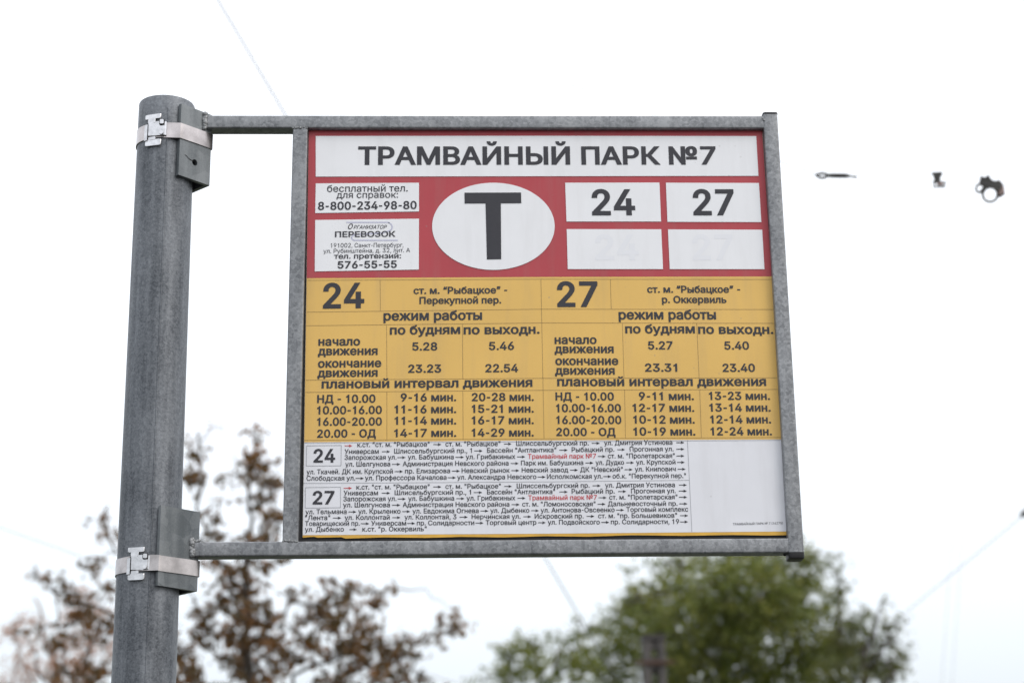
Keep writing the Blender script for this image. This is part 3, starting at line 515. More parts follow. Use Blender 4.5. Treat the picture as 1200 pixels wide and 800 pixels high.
def glyph(ch, wx, wy, cache={}):
    """triangles of one letter, its strokes thickened by wx, wy"""
    key = (ch, wx, wy)
    if key in cache: return cache[key]
    cs = []
    for c in GLYPHS[ch][1:]:
        p = [Vector((c[i]/1000, c[i+1]/1000)) for i in range(0, len(c), 2)]
        if (p[0]-p[-1]).length < 1e-6: p.pop()
        n_ = len(p); q = []
        for i in range(n_):
            e1 = (p[i]-p[i-1]).normalized(); e2 = (p[(i+1) % n_]-p[i]).normalized(); n1 = Vector((-e1.y, e1.x)); m_ = n1+Vector((-e2.y, e2.x))
            if m_.length < 1e-3: m_ = n1
            m_.normalize(); k = 1/max(.45, m_.dot(n1)); q.append(Vector((p[i].x+m_.x*k*wx, p[i].y+m_.y*k*wy)))
        cs.append(q)
    V = []; E = []
    for p in cs:
        k = len(V); V += p; E += [(k+i, k+(i+1) % len(p)) for i in range(len(p))]
    if not V: cache[key] = ([], []); return cache[key]
    r = delaunay_2d_cdt(V, E, [], 0, 1e-6); v = r[0]; F = []
    for f in r[2]:
        c = (v[f[0]]+v[f[1]]+v[f[2]])/3; w = 0
        for p in cs:
            for i in range(len(p)):
                a, b = p[i-1], p[i]
                if (a.y <= c.y) != (b.y <= c.y) and a.x+(c.y-a.y)*(b.x-a.x)/(b.y-a.y) > c.x: w += 1 if b.y > a.y else -1
        if w < 0: F.append(tuple(f))
    cache[key] = ([(q.x, q.y) for q in v], F); return cache[key]
class Print:
    """flat lettering gathered into one mesh"""
    def __init__(s, Y): s.g = Geo(); s.Y = Y
    def glyphs(s, txt, w, shear, space):
        V = []; F = []; x = 0; wy = w*.72
        for ch in txt:
            v, f = glyph(ch, w, wy); k = len(V); V += [(a+x+shear*b, b) for a, b in v]; F += [tuple(i+k for i in q) for q in f]
            x += GLYPHS[ch][0]/1000+(w*.5-.006)*space
        return V, F
    def text(s, txt, xa, xb, ya, yb=None, cap=None, w=.022, shear=0, space=1.0, hs=1.0):
        yb = ya if yb is None else yb; V, F = s.glyphs(txt, w, shear, space)
        A = on(xa, ya, s.Y); B = on(xb, yb, s.Y); x0 = min(a for a, _ in V); x1 = max(a for a, _ in V)
        k = (B-A).length/(x1-x0); ax = (B-A).normalized()
        if cap: C_ = on(xa, ya-cap, s.Y); ky = (C_.z-A.z)/(.509+2*w*.72)
        else: ky = k*hs
        vs = [(A.x+ax.x*(a-x0)*k, s.Y, A.z+ax.z*(a-x0)*k+(b+w*.72)*ky) for a, b in V]
        s.g.add(vs, F); return s
    def poly(s, pxs):
        P = [on(x, y, s.Y) for x, y in pxs]; s.g.add([(p.x, s.Y, p.z) for p in P], [tuple(range(len(P)))]); return s
    def line(s, x0, y0, x1, y1, t=.6):
        L = math.hypot(x1-x0, y1-y0); nx, ny = -(y1-y0)/L*t/2, (x1-x0)/L*t/2
        return s.poly([(x0+nx, y0+ny), (x1+nx, y1+ny), (x1-nx, y1-ny), (x0-nx, y0-ny)])
    def arrow(s, x0, x1, y):
        s.line(x0, y, x1-3, y, .8); return s.poly([(x1, y), (x1-4.2, y-1.7), (x1-3.4, y), (x1-4.2, y+1.7)])
    def build(s, m, par, label=None, name='lettering'):
        o = s.g.build(name, m, par)
        if label: o['label'] = label
        return o
YT = YK-.0004; YP = YS-.0004
BW = .0245
P = Print(YT); P.text('ТРАМВАЙНЫЙ ПАРК №7', 419.5, 839.4, 193.3, 193.0, 21.6, BW)
P.build(M_INK, board, 'black capitals reading ТРАМВАЙНЫЙ ПАРК №7')
P = Print(YT); P.text('бесплатный тел.', 383.3, 477.8, 225, 224.4, 8.2, .005); P.text('для справок:', 394.3, 466.5, 232.2, 231.7, 7.7, .005)
P.text('8-800-234-98-80', 372.5, 488.3, 246.2, 245, 9.6, BW); P.build(M_INK, board, 'free phone number lettering')
P = Print(YT); P.text('Организатор'.upper()[0], 407.8, 413.6, 268.6, 268.5, 6.6, .012, .35); P.text('РГАНИЗАТОР', 414.2, 453.4, 268.3, 268, 4.4, .006, .35)
P.text('ПЕРЕВОЗОК', 392.5, 463.5, 278.0, 277.4, 6.8, .02); P.text('191002, Санкт-Петербург,', 387.5, 472.8, 290.0, 289.4, 5.0, .0)
P.text('ул. Рубинштейна, д. 32, лит. А', 379, 480.5, 296.6, 295.4, 5.0, .0); P.text('тел. претензий:', 391.3, 470, 303.2, 302.6, 6.2, .016)
P.text('576-55-55', 395.5, 465, 314.7, 313.8, 8.7, BW); P.build(M_INK, board, 'organiser address and complaint number lettering')
P = Print(YT+.0002)   # pale lilac emblem strokes behind the organiser's name
def arcpts(cx, cy, r, a0, a1, n_=10): return [(cx+r*math.cos(R(a0+(a1-a0)*i/n_)), cy+r*math.sin(R(a0+(a1-a0)*i/n_))) for i in range(n_+1)]
pp = [(406, 260.6), (456, 260.6)]+arcpts(455, 266, 4.6, -80, 60)+[(448, 273), (415, 275)]+[(411.5, 278.5), (414, 281.6), (466, 281.6)]
for i in range(len(pp)-1): P.line(*pp[i], *pp[i+1], 1.5)
P.build(M_SWOOSH, board, 'pale lilac looped emblem', 'emblem')
P = Print(YT); P.poly([(544.3, 225.8), (610.6, 225.6), (610.9, 238.2), (586.9, 238.3), (587.4, 303.7), (570.6, 303.9), (569.0, 238.4), (544.5, 238.5)])
P.build(M_INK, board, 'large black letter Т')
P = Print(YT); P.text('24', 693.8, 744.7, 252.4, 252.3, 30.6, BW).build(M_INK, board, 'black 24 on its sticker')
P = Print(YT); P.text('27', 812.7, 861, 252.4, 252.3, 30.6, BW).build(M_INK, board, 'black 27 on its sticker')
P = Print(YK-.00012); P.text('24', 697.7, 748.6, 304.8, 304.6, 30, BW).build(M_GHOST, board, 'faint ghost of 24')
P = Print(YK-.00012); P.text('27', 812, 859.7, 304.8, 304.6, 30, BW).build(M_GHOST, board, 'faint ghost of 27')
# hours tables
P = Print(YP)
def T(t, xa, xb, ya, yb=None, cap=None, w=BW): P.text(t, xa, xb, ya, yb, cap, w)
T('24', 378.3, 426.8, 361.6, 361.0, 30)
P.build(M_INK, board, 'large black 24 of the hours table'); P = Print(YP)
T('ст. м. “Рыбацкое” -', 484.5, 594.5, 344.5, 343.7, 8.4); T('Перекупной пер.', 491.5, 587.5, 356.2, 355.5, 8.4)
P.build(M_INK, board, 'black route ends lettering of route 24'); P = Print(YP)
T('режим работы', 449.3, 565, 375.6, 374.7, 11.6); T('по будням', 456.8, 539.3, 392, 391.2, 10.9); T('по выходн.', 543.3, 632.5, 391.7, 390.9, 10.9)
T('начало', 373, 422, 405, 404.7, 10.3); T('движения', 372.5, 442.5, 416.2, 415.7, 10.3); T('5.28', 483, 512.5, 410.6, 410.4, 9.6); T('5.46', 573, 602.5, 410, 409.8, 9.6)
T('окончание', 372.5, 446.8, 430.7, 429.9, 10.3); T('движения', 372, 442.5, 441.8, 441.1, 10.3); T('23.23', 478.3, 517, 436.6, 436.3, 9.6); T('22.54', 568.8, 607.3, 436, 435.8, 9.6)
P.build(M_INK, board, 'black first and last departure lettering of route 24'); P = Print(YP)
T('плановый интервал движения', 376.8, 624, 455, 453.0, 11.0)
for t, xb, y in (('НД - 10.00', 440, 472), ('10.00-16.00', 447.5, 485.2), ('16.00-20.00', 447.5, 498.7), ('20.00 - ОД', 440.5, 512.6)): T(t, 371.6, xb, y, y-.5, 9.6)
for t, xa, y in (('9-16 мин.', 469.5, 470.2), ('11-16 мин.', 462.3, 484.1), ('11-14 мин.', 462.4, 497.4), ('14-17 мин.', 462, 511.9)): T(t, xa, 534.7, y, y-.4, 9.6)
for t, y in (('20-28 мин.', 469.8), ('15-21 мин.', 483.5), ('16-17 мин.', 496.9), ('14-29 мин.', 511.4)): T(t, 552.9, 625.6, y, y-.3, 9.6)
P.build(M_INK, board, 'black interval lettering of route 24')
P = Print(YP)
T('27', 653, 700.8, 359.7, 359.5, 30)
P.build(M_INK, board, 'large black 27 of the hours table'); P = Print(YP)
T('ст. м. “Рыбацкое” -', 758.5, 867.5, 343, 343, 8.4); T('р. Оккервиль', 775.8, 851.5, 355, 355, 8.4)
P.build(M_INK, board, 'black route ends lettering of route 27'); P = Print(YP)
T('режим работы', 725, 839.3, 374.2, 374.2, 11.6); T('по будням', 732.8, 814.5, 390.5, 390.5, 10.9); T('по выходн.', 818.3, 906.5, 391, 391.2, 10.9)
T('начало', 650, 699.3, 402.9, 402.9, 10.3); T('движения', 650, 719.3, 413.6, 413.6, 10.3); T('5.27', 759.5, 788.5, 409.3, 409.3, 9.6); T('5.40', 849, 878, 409.5, 409.5, 9.6)
T('окончание', 650.8, 724.8, 427.6, 427.5, 10.3); T('движения', 650.5, 720.5, 438.8, 438.8, 10.3); T('23.31', 756, 793.8, 435.3, 435.3, 9.6); T('23.40', 847, 885, 435.5, 435.5, 9.6)
P.build(M_INK, board, 'black first and last departure lettering of route 27'); P = Print(YP)
T('плановый интервал движения', 653, 898, 452.3, 452, 11.0)
for t, xa, xb, y in (('НД - 10.00', 651, 719.5, 469), ('10.00-16.00', 651.8, 727.8, 482.6), ('16.00-20.00', 652, 728.3, 496.5), ('20.00 - ОД', 652, 721.5, 510.6)): T(t, xa, xb, y, y, 9.6)
for t, xa, xb, y in (('9-11 мин.', 748.8, 813.3, 468.6), ('12-17 мин.', 741.5, 813.8, 482.3), ('10-12 мин.', 742.3, 814.3, 496), ('10-19 мин.', 742.5, 815, 510)): T(t, xa, xb, y, y, 9.6)
for t, xa, xb, y in (('13-23 мин.', 831, 902.5, 468.3), ('13-14 мин.', 831.5, 903.3, 482), ('12-14 мин.', 832.5, 903.8, 495.8), ('12-24 мин.', 833, 904.8, 509.8)): T(t, xa, xb, y, y, 9.6)
P.build(M_INK, board, 'black interval lettering of route 27')
P = Print(YP+.0002)
for pts in (((360.8, 328.4), (634, 327), (904.5, 327.4)), ((359.8, 365.6), (635, 362.1), (906, 362.5)), ((359.3, 381.5), (635.3, 378.2), (907, 378.7)),
            ((358.5, 445.2), (636.5, 443), (910.6, 442.4)), ((358, 459.5), (637, 457), (911.3, 456)), ((357, 515.6), (637.5, 513.8), (915, 512.2))):
    P.line(*pts[0], *pts[1], .55); P.line(*pts[1], *pts[2], .55)
for q in ((445.5, 328.6, 445.8, 364.3), (633.9, 327.2, 637.6, 513.7), (453, 380.6, 453.4, 444.2), (453.4, 458.9, 453.4, 514.6), (542, 379.6, 542.4, 443.5), (542.4, 458, 542.8, 514.1),
          (715.3, 327.4, 716.3, 362), (729.3, 378.6, 731.3, 442.4), (732, 456.3, 733, 512.8), (816.5, 378.6, 819.3, 442.4), (820, 456.3, 822, 512.4)): P.line(*q, .55)
P.build(M_LINE, board, 'thin brown table rules', 'table_rules')
# route lists
P = Print(YP); PR = Print(YP); RW = .010
def row(y0, y1, items, xr=790, x0=405):
    """items: text, xa, xb  or  '>' arrow"""
    Y = lambda x: y0+(y1-y0)*(x-x0)/(xr-x0)
    for it in items:
        if it[0] == '>': P.arrow(it[1], it[2], Y((it[1]+it[2])/2)-2.3)
        elif it[0] == 'R>': PR.arrow(it[1], it[2], Y(it[1])-1.6)
        elif it[0].startswith('#'): PR.text(it[0][1:], it[1], it[2], Y(it[1]), Y(it[2]), 5.7, RW)
        else: P.text(it[0], it[1], it[2], Y(it[1]), Y(it[2]), 5.7, RW)
q_ = '"'
row(523.6, 520.6, [('R>', 403.8, 413), ('к.ст. "ст. м. "Рыбацкое"', 418.8, 503.5), ('>', 507.7, 517.3), ('ст. м. "Рыбацкое"', 522, 586.5), ('>', 590.6, 599.6), ('Шлиссельбургский пр.', 605, 690), ('>', 693.4, 703), ('ул. Дмитрия Устинова', 708, 788), ('>', 792.4, 802)])
row(531.5, 528.3, [('Универсам', 403.8, 443.8), ('>', 447.5, 457.3), ('Шлиссельбургский пр., 1', 461.9, 553), ('>', 555.8, 565.6), ('Бассейн "Антлантика"', 570.8, 652), ('>', 655.4, 665.4), ('Рыбацкий пр.', 670, 720), ('>', 723.4, 732.6), ('Прогонная ул.', 738, 789.4), ('>', 792.4, 802)])
row(538.4, 536.2, [('Запорожская ул.', 403.8, 464.6), ('>', 465.8, 475.4), ('ул. Бабушкина', 477.9, 531.7), ('>', 533.8, 543.8), ('ул. Грибакиных', 545.8, 604), ('>', 606, 615.6), ('#Трамвайный парк №7', 618.6, 698.6), ('>', 700.6, 710), ('ст. м. "Пролетарская"', 712.4, 791), ('>', 792.6, 802)])
row(546.3, 543.7, [('ул. Шелгунова', 404.6, 457.3), ('>', 459.4, 469.2), ('Администрация Невского района', 471.9, 596), ('>', 598.6, 608), ('Парк им. Бабушкина', 610.6, 683.6), ('>', 686, 695.4), ('ул. Дудко', 698, 731.4), ('>', 733.6, 743), ('ул. Крупской', 745.6, 791.6), ('>', 793.4, 802.4)])
row(555.3, 551.7, [('ул. Ткачей. ДК им. Крупской', 359.2, 460.4), ('>', 462.5, 472.3), ('пр. Елизарова', 474.6, 527.5), ('>', 529.6, 539), ('Невский рынок', 541, 597.4), ('>', 599.4, 608.6), ('Невский завод', 611.4, 666), ('>', 668, 677.4), ('ДК "Невский"', 680, 730), ('>', 732, 741.4), ('ул. Книпович', 744, 792), ('>', 794, 803.4)], x0=360)
row(562.8, 559.7, [('Слободская ул.', 359.2, 416.3), ('>', 416.7, 426.5), ('ул. Профессора Качалова', 427.7, 523.3), ('>', 524.6, 534.4), ('ул. Александра Невского', 535.8, 628.6), ('>', 630, 639.4), ('Исполкомская ул.', 641, 706), ('>', 707, 716.4), ('об.к. "Перекупной пер."', 718, 804)], x0=360)
row(573.2, 570.3, [('R>', 402.5, 412.5), ('к.ст. "ст. м. "Рыбацкое"', 417.7, 503.5), ('>', 507.7, 517.3), ('ст. м. "Рыбацкое"', 522, 587), ('>', 590.8, 600), ('Шлиссельбургский пр.', 605.6, 691), ('>', 694.4, 704), ('ул. Дмитрия Устинова', 709.2, 791), ('>', 795.6, 805)])
row(580.0, 577.3, [('Универсам', 402.7, 443), ('>', 447.3, 457.3), ('Шлисельбургский пр., 1', 462.5, 552), ('>', 555.2, 565.2), ('Бассейн "Антлантика"', 570.8, 650.6), ('>', 655.6, 665.4), ('Рыбацкий пр.', 670, 720.4), ('>', 724.4, 734), ('Прогонная ул.', 739.6, 792), ('>', 795.4, 805)])
row(586.9, 584.5, [('Запорожская ул.', 402.3, 464.6), ('>', 466, 475.6), ('ул. Бабушкина', 478.3, 532.3), ('>', 534.8, 544.4), ('ул. Грибакиных', 546.7, 604), ('>', 606.6, 616), ('#Трамвайный парк №7', 619, 699.6), ('>', 701.4, 711), ('ст. м. "Пролетарская"', 714, 794), ('>', 795.6, 805.4)])
row(594.0, 592.2, [('ул. Шелгунова', 402, 456.9), ('>', 459.4, 469.2), ('Администрация Невского района', 471.9, 597), ('>', 599.6, 609), ('ст. м. "Ломоносовская"', 612, 698), ('>', 700.4, 709.6), ('Дальневосточный пр.', 712.4, 794), ('>', 796, 805.6)])
row(602.0, 599.0, [('ул. Тельмана', 357.9, 406.3), ('>', 408.3, 417.7), ('ул. Крыленко', 419.8, 469.4), ('>', 471.5, 480.8), ('ул. Евдокима Огнева', 483.3, 561), ('>', 563, 572.5), ('ул. Дыбенко', 574.6, 620.4), ('>', 622.4, 631.6), ('ул. Антонова-Овсеенко', 633.6, 720.4), ('>', 722, 731.4), ('Торговый комплекс', 734, 806.6)], x0=360)
row(609.0, 606.1, [('"Лента"', 357.5, 387), ('>', 390, 400), ('ул. Коллонтай', 403.8, 456.7), ('>', 459.8, 469.4), ('ул. Коллонтай, 3', 474, 535), ('>', 538.5, 548.3), ('Нерчинская ул.', 552.7, 610), ('>', 613.4, 622.6), ('Искровский пр.', 626.6, 684), ('>', 687.4, 696.6), ('ст. м. "пр. Большевиков"', 701, 793.6), ('>', 797, 806.4)], x0=360)
row(615.8, 613.4, [('Товарищеский пр.', 357.5, 421.5), ('>', 422.9, 432.7), ('Универсам', 435, 476), ('>', 477, 486.5), ('пр. Солидарности', 488.5, 555.8), ('>', 557.3, 566.7), ('Торговый центр', 569.2, 628.6), ('>', 630.6, 639.6), ('ул. Подвойского', 642, 703), ('>', 704.6, 714), ('пр. Солидарности, 19', 716, 796), ('>', 797, 806.4)], x0=360)
row(622.6, 620.2, [('ул. Дыбенко', 357.3, 403), ('>', 409.4, 418.3), ('к.ст. "р. Оккервиль"', 424.6, 500)], x0=360)
P.text('ТРАМВАЙНЫЙ ПАРК № 7 (16275)', 859, 917.5, 615.0, 613.6, 2.6, 0)
P.text('24', 367.3, 392.7, 541.8, 541.6, 16, BW); P.text('27', 366.3, 391.7, 590.7, 590.5, 15.8, BW)
tag(P.build(M_INK, board, 'small black route list lettering'), kind='stuff'); tag(PR.build(M_INKR, board, 'small red depot name and start arrows in the route lists'), kind='stuff')
P = Print(YP+.0002)
for q in ((355.9, 566.0, 640, 564.2), (640, 564.2, 807.9, 562.3), (805.6, 515.6, 810.8, 623), (357, 518.8, 915, 515.6)): P.line(*q, .6)
for A4 in (((359.4, 522), (400, 521.6), (399.6, 545.4), (358.8, 545.7)), ((358, 570.9), (399, 570.4), (399, 594.4), (357.6, 594.9))):
    for i in range(4): P.line(*A4[i], *A4[(i+1) % 4], .7)
P.build(M_LINE2, board, 'thin grey rules of the route lists', 'table_rules')

# ------------------------------------------------------------------ overhead wires and their fittings
def wire(name, a, b, rad, label, grp=None, sag=0, n_=14):
    a = Vector(a); b = Vector(b); pts = [a.lerp(b, i/n_)-Vector((0, 0, sag*4*(i/n_)*(1-i/n_))) for i in range(n_+1)]
    v, f = tube_path(pts, rad, 6); o = mesh(name, v, f, M_WIRE, smooth=True, loc=a); tag(o, label, 'wire', grp); return o
wire('overhead_wire', at(135, -205, 7), at(790, 911, 16), .0044, 'thin wire slanting down from the top left edge and passing behind the board')
wire('overhead_wire', at(-200, 545, 9), at(760, 868, 15), .0021, 'dark wire crossing behind the lower clamp from left to right', sag=.05)
wire('overhead_wire', at(180, 614, 10), at(330, 890, 12), .0030, 'thin steep wire in front of the brown tree right of the pole')
wire('overhead_wire', at(1330, 496, 9), at(900, 850, 16), .0021, 'thin wire rising to the right edge past the green tree')
wire('overhead_wire', at(1120, 560, 22), at(1097, 900, 22), .0016, 'faint nearly upright wire at the lower right, left one of the pair')
wire('overhead_wire', at(1132, 560, 22), at(1109, 900, 22), .0016, 'faint nearly upright wire at the lower right, right one of the pair')
def lathe(axis_pts, rads, seg=14): return tube_path(axis_pts, 0, seg, rads)
def ring(c, R_, r_, nrm, seg=24, s2=8):
    nrm = Vector(nrm).normalized(); a = nrm.orthogonal().normalized(); b = nrm.cross(a); v = []; f = []
    for i in range(seg):
        t = 2*math.pi*i/seg; d = a*math.cos(t)+b*math.sin(t)
        for j in range(s2):
            p_ = 2*math.pi*j/s2; v.append(Vector(c)+d*(R_+r_*math.cos(p_))+nrm*r_*math.sin(p_))
    for i in range(seg):
        for j in range(s2): f.append((i*s2+j, ((i+1) % seg)*s2+j, ((i+1) % seg)*s2+(j+1) % s2, i*s2+(j+1) % s2))
    return v, f
DF = 4.4; vd = ray(1060, 210)
def big(pxs, k=1.14):
    cx = sum(p_[0] for p_ in pxs)/len(pxs); cy = sum(p_[1] for p_ in pxs)/len(pxs); return [(cx+(x-cx)*k, cy+(y-cy)*k) for x, y in pxs]
def A(x, y, d=0): return at(x, y, DF+d)
wire('overhead_wire', A(560, 60), A(957, 204.5), .00085, 'fine span wire ending at the turnbuckle beside the board')
wire('overhead_wire', A(1004, 207), A(1420, 219), .0005, 'fine span wire running on from the turnbuckle to the right edge', sag=.01)
tb = empty('turnbuckle', A(978, 206)); tag(tb, 'dark slim turnbuckle with an open loop, hanging in the sky right of the board', 'fitting')
gg = Geo(); gg.add(*lathe([A(968, 205.6), A(971, 205.7), A(975, 205.8), A(991, 206.0), A(994, 206.2), A(995.5, 206.2)], [.0026, .0044, .0058, .0058, .0044, .0026])); gg.build('body', M_FIT, tb, smooth=True)
gg = Geo(); lp = [(971, 205.6), (968, 203.9), (964, 203.2), (959.5, 203.8), (956, 205.0), (959.5, 207.6), (964, 208.7), (968, 207.4), (971, 205.6)]
gg.add(*tube_path([A(*p_) for p_ in lp], .0034, 8)); gg.build('loop', M_FIT, tb, smooth=True)
gg = Geo(); gg.add(*tube_path([A(995, 206.1), A(1002, 207.4)], .0024, 6)); gg.add(*lathe([A(1001, 207.2), A(1002.4, 207.4), A(1004, 207.6)], [.0016, .0040, .0016])); gg.build('eye_pin', M_FIT, tb, smooth=True)
def plate(pxs, th, d=0):
    pxs = big(pxs); f0 = [A(x, y, d) for x, y in pxs]; f1 = [p_+vd*th for p_ in f0]; n_ = len(f0)
    return f0+f1, [tuple(range(n_)), tuple(range(2*n_-1, n_-1, -1))]+[(i, n_+i, n_+(i+1) % n_, (i+1) % n_) for i in range(n_)]
cl = empty('wire_clamp', A(1099, 210)); tag(cl, 'small dark hourglass wire clamp in the sky, between turnbuckle and ring hanger', 'fitting')
gg = Geo(); gg.add(*plate([(1092, 203), (1098, 202.4), (1103.6, 202.2), (1103.8, 205), (1101.6, 208.4), (1102, 212), (1106, 212.4), (1106, 214), (1095.4, 214), (1095.6, 210.4), (1094.6, 207)], .02)); fix_normals(gg.build('jaw', M_FIT, cl))
gg = Geo(); gg.add(*lathe([A(1098, 216), A(1098.6, 216), A(1104.6, 216), A(1105.2, 216)], [.002, .0040, .0040, .002])); gg.build('bolt', M_FITL, cl, smooth=True)
gg = Geo(); gg.add(*plate([(1094.6, 212), (1096.4, 212), (1096.6, 218), (1105.4, 218), (1105.2, 213), (1106.8, 213), (1107, 219.4), (1095, 219.6)], .016)); fix_normals(gg.build('stirrup', M_FIT, cl))
hg = empty('ring_hanger', A(1160, 220)); tag(hg, 'dark wire hanger with one large and one small ring, rightmost fitting in the sky', 'fitting')
gg = Geo(); gg.add(*plate([(1150.6, 207), (1153.4, 208.6), (1156.4, 208), (1158.6, 206), (1160.6, 210), (1164, 212.4), (1170.4, 212), (1173, 216), (1170, 222.5), (1166, 220), (1160, 219), (1155, 222), (1152.4, 225.6), (1149.8, 222.6), (1153, 219), (1149, 215.6)], .024)); fix_normals(gg.build('bracket', M_FIT, hg))
gg = Geo(); gg.add(*ring(A(1160.4, 228), .0172, .0027, vd)); gg.build('large_ring', M_FIT, hg, smooth=True)
gg = Geo(); gg.add(*ring(A(1148.6, 221), .0096, .0024, vd)); gg.build('small_ring', M_FIT, hg, smooth=True)
gg = Geo(); gg.add(*plate([(1170.2, 211.8), (1173.6, 214.6), (1176, 219.4), (1177, 227), (1171.5, 230.5), (1168, 227), (1169.4, 221)], .014, .004)); fix_normals(gg.build('insulator', M_FITL, hg))
gg = Geo(); gg.add(*tube_path([A(1168, 227.2), A(1170.5, 229.4), A(1174, 228.6), A(1177, 226.6)], .0022, 8)); gg.build('clip', M_FIT, hg, smooth=True)
it = empty('wire_insulator', at(1199.5, 601, 10.5)); tag(it, 'small dark insulator on the wire at the right edge of the photo', 'fitting')
gg = Geo(); gg.add(*lathe([at(1196, 605, 10.5), at(1197, 604, 10.5), at(1202, 600, 10.5), at(1207, 596, 10.5), at(1208, 595, 10.5)], [.004, .014, .018, .014, .004])); gg.build('body', M_FIT, it, smooth=True)

# ------------------------------------------------------------------ concrete post in front of the green tree
DP = 20.0; ptop = at(765.5, 744.5, DP); base = Vector((ptop.x, ptop.y, -.13)); Hh = ptop.z
post = empty('concrete_post', base); tag(post, 'grey twin-legged concrete post with a rusty crossbar in front of the green tree', 'post')
def box(g, x0, x1, y0, y1, z0, z1, b=.006):
    pr = rrect(x1-x0, y1-y0, b, 2); cx, cy = (x0+x1)/2, (y0+y1)/2
    g.add(*sweep([[Vector((base.x+cx+a*s, base.y+cy+c*s, z)) for a, c in pr] for z, s in ((z0, 1), (z1, 1))]))
ppm = FPX/((ptop-CAM).dot(fw)); hw = 12.6/ppm; lw = 8.2/ppm
for s in (-1, 1):
    g = Geo(); pr = rrect(lw, .2, .012, 2); rings = []
    for i in range(9):
        z = -.13+(Hh-.05+.13)*i/8; k = 1+.28*(1-i/8); rings.append([Vector((base.x+s*(hw-lw/2)*k+a, base.y+c, z)) for a, c in pr])
    g.add(*sweep(rings)); fix_normals(g.build('leg', M_CONC, post, auto=40))
g = Geo(); z = Hh-.075; k = 0
box(g, -hw+lw*.6, hw-lw*.6, -.07, .07, Hh-.145, Hh-.052)
zz = [at(765, 770, DP).z]
step = zz[0]; hgt = .16
while step-hgt > .2: fix_normals(g.build('web', M_CONC, post)); g = Geo(); box(g, -(hw-lw*.6), hw-lw*.6, -.06, .06, step-hgt, step); step -= .30
fix_normals(g.build('web', M_CONC, post)); g = Geo(); box(g, -hw-.012, hw+.012, -.11, .11, Hh-.055, Hh); fix_normals(g.build('cap', flat('dark_cap', (.05, .045, .045), .8), post))
g = Geo(); zr = at(765, 777, DP).z; box(g, -.20, .20, -.125, -.101, zr-.022, zr+.012, .003); fix_normals(g.build('crossbar', M_RUST, post))

# ------------------------------------------------------------------ trees
def leaf_mat(name, cols, trans=.35):
    m, nt, p = mat(name); N = nt.nodes; L = nt.links
    at_ = N.new('ShaderNodeAttribute'); at_.attribute_name = 'tint'; r = N.new('ShaderNodeValToRGB')
    el = r.color_ramp.elements
    while len(el) < len(cols): el.new(.5)
    for i, c in enumerate(cols): el[i].position = i/(len(cols)-1); el[i].color = c+(1,)
    L.new(at_.outputs['Fac'], r.inputs[0]); L.new(r.outputs[0], p.inputs['Base Color']); p.inputs['Roughness'].default_value = .55
    tr = N.new('ShaderNodeBsdfTranslucent'); L.new(r.outputs[0], tr.inputs[0]); mx = N.new('ShaderNodeMixShader'); mx.inputs[0].default_value = trans
    L.new(p.outputs[0], mx.inputs[1]); L.new(tr.outputs[0], mx.inputs[2]); L.new(mx.outputs[0], N['Material Output'].inputs[0]); return m
def bark(name, a, b): return ground_mat(name, a, b, 12, .6)
def leaves(cent, size, tint, m, par, name='crown'):
    """one folded, pointed leaf blade per centre"""
    n_ = len(cent); cent = np.asarray(cent); d = rng.normal(size=(n_, 3)); d[:, 2] -= .5; d /= np.linalg.norm(d, axis=1)[:, None]
    e_ = rng.normal(size=(n_, 3)); e_ -= d*(e_*d).sum(1)[:, None]; e_ /= np.linalg.norm(e_, axis=1)[:, None]; q = np.cross(d, e_)
    sz = (size*rng.uniform(.6, 1.35, n_))[:, None]
    base_ = np.array(origin(par))
    V = np.stack([cent-d*sz*.5, cent+e_*sz*.30-d*sz*.08+q*sz*.08, cent+d*sz*.5, cent-e_*sz*.30-d*sz*.08+q*sz*.08], 1).reshape(-1, 3)-base_
    me = bpy.data.meshes.new(name); me.vertices.add(4*n_); me.vertices.foreach_set('co', V.ravel())
    idx = np.arange(n_)[:, None]*4+np.array([[0, 1, 2, 0, 2, 3]]); me.loops.add(6*n_); me.loops.foreach_set('vertex_index', idx.ravel())
    me.polygons.add(2*n_); me.polygons.foreach_set('loop_start', np.arange(2*n_)*3); me.polygons.foreach_set('loop_total', np.full(2*n_, 3))
    at_ = me.attributes.new('tint', 'FLOAT', 'POINT'); at_.data.foreach_set('value', np.repeat(np.clip(tint, 0, 1), 4).astype(np.float32))
    me.materials.append(m); me.update(calc_edges=True); me.validate()
    o = bpy.data.objects.new(name, me); COL.objects.link(o); o.parent = par; o['kind'] = 'stuff'; return o
def limb(g, pts, r0_, r1_, seg=7, wob=.04):
    P_ = [Vector(p_) for p_ in pts]; out_ = []
    for i in range(len(P_)-1):
        for j in range(4):
            t = j/4; q = P_[i].lerp(P_[i+1], t)
            if i+j: q = q+Vector((rng.uniform(-wob, wob), rng.uniform(-wob, wob), rng.uniform(-wob, wob)))
            out_.append(q)
    out_.append(P_[-1]); n_ = len(out_)
    g.add(*tube_path(out_, 0, seg, [r0_+(r1_-r0_)*(i/(n_-1))**.8 for i in range(n_)])); return out_

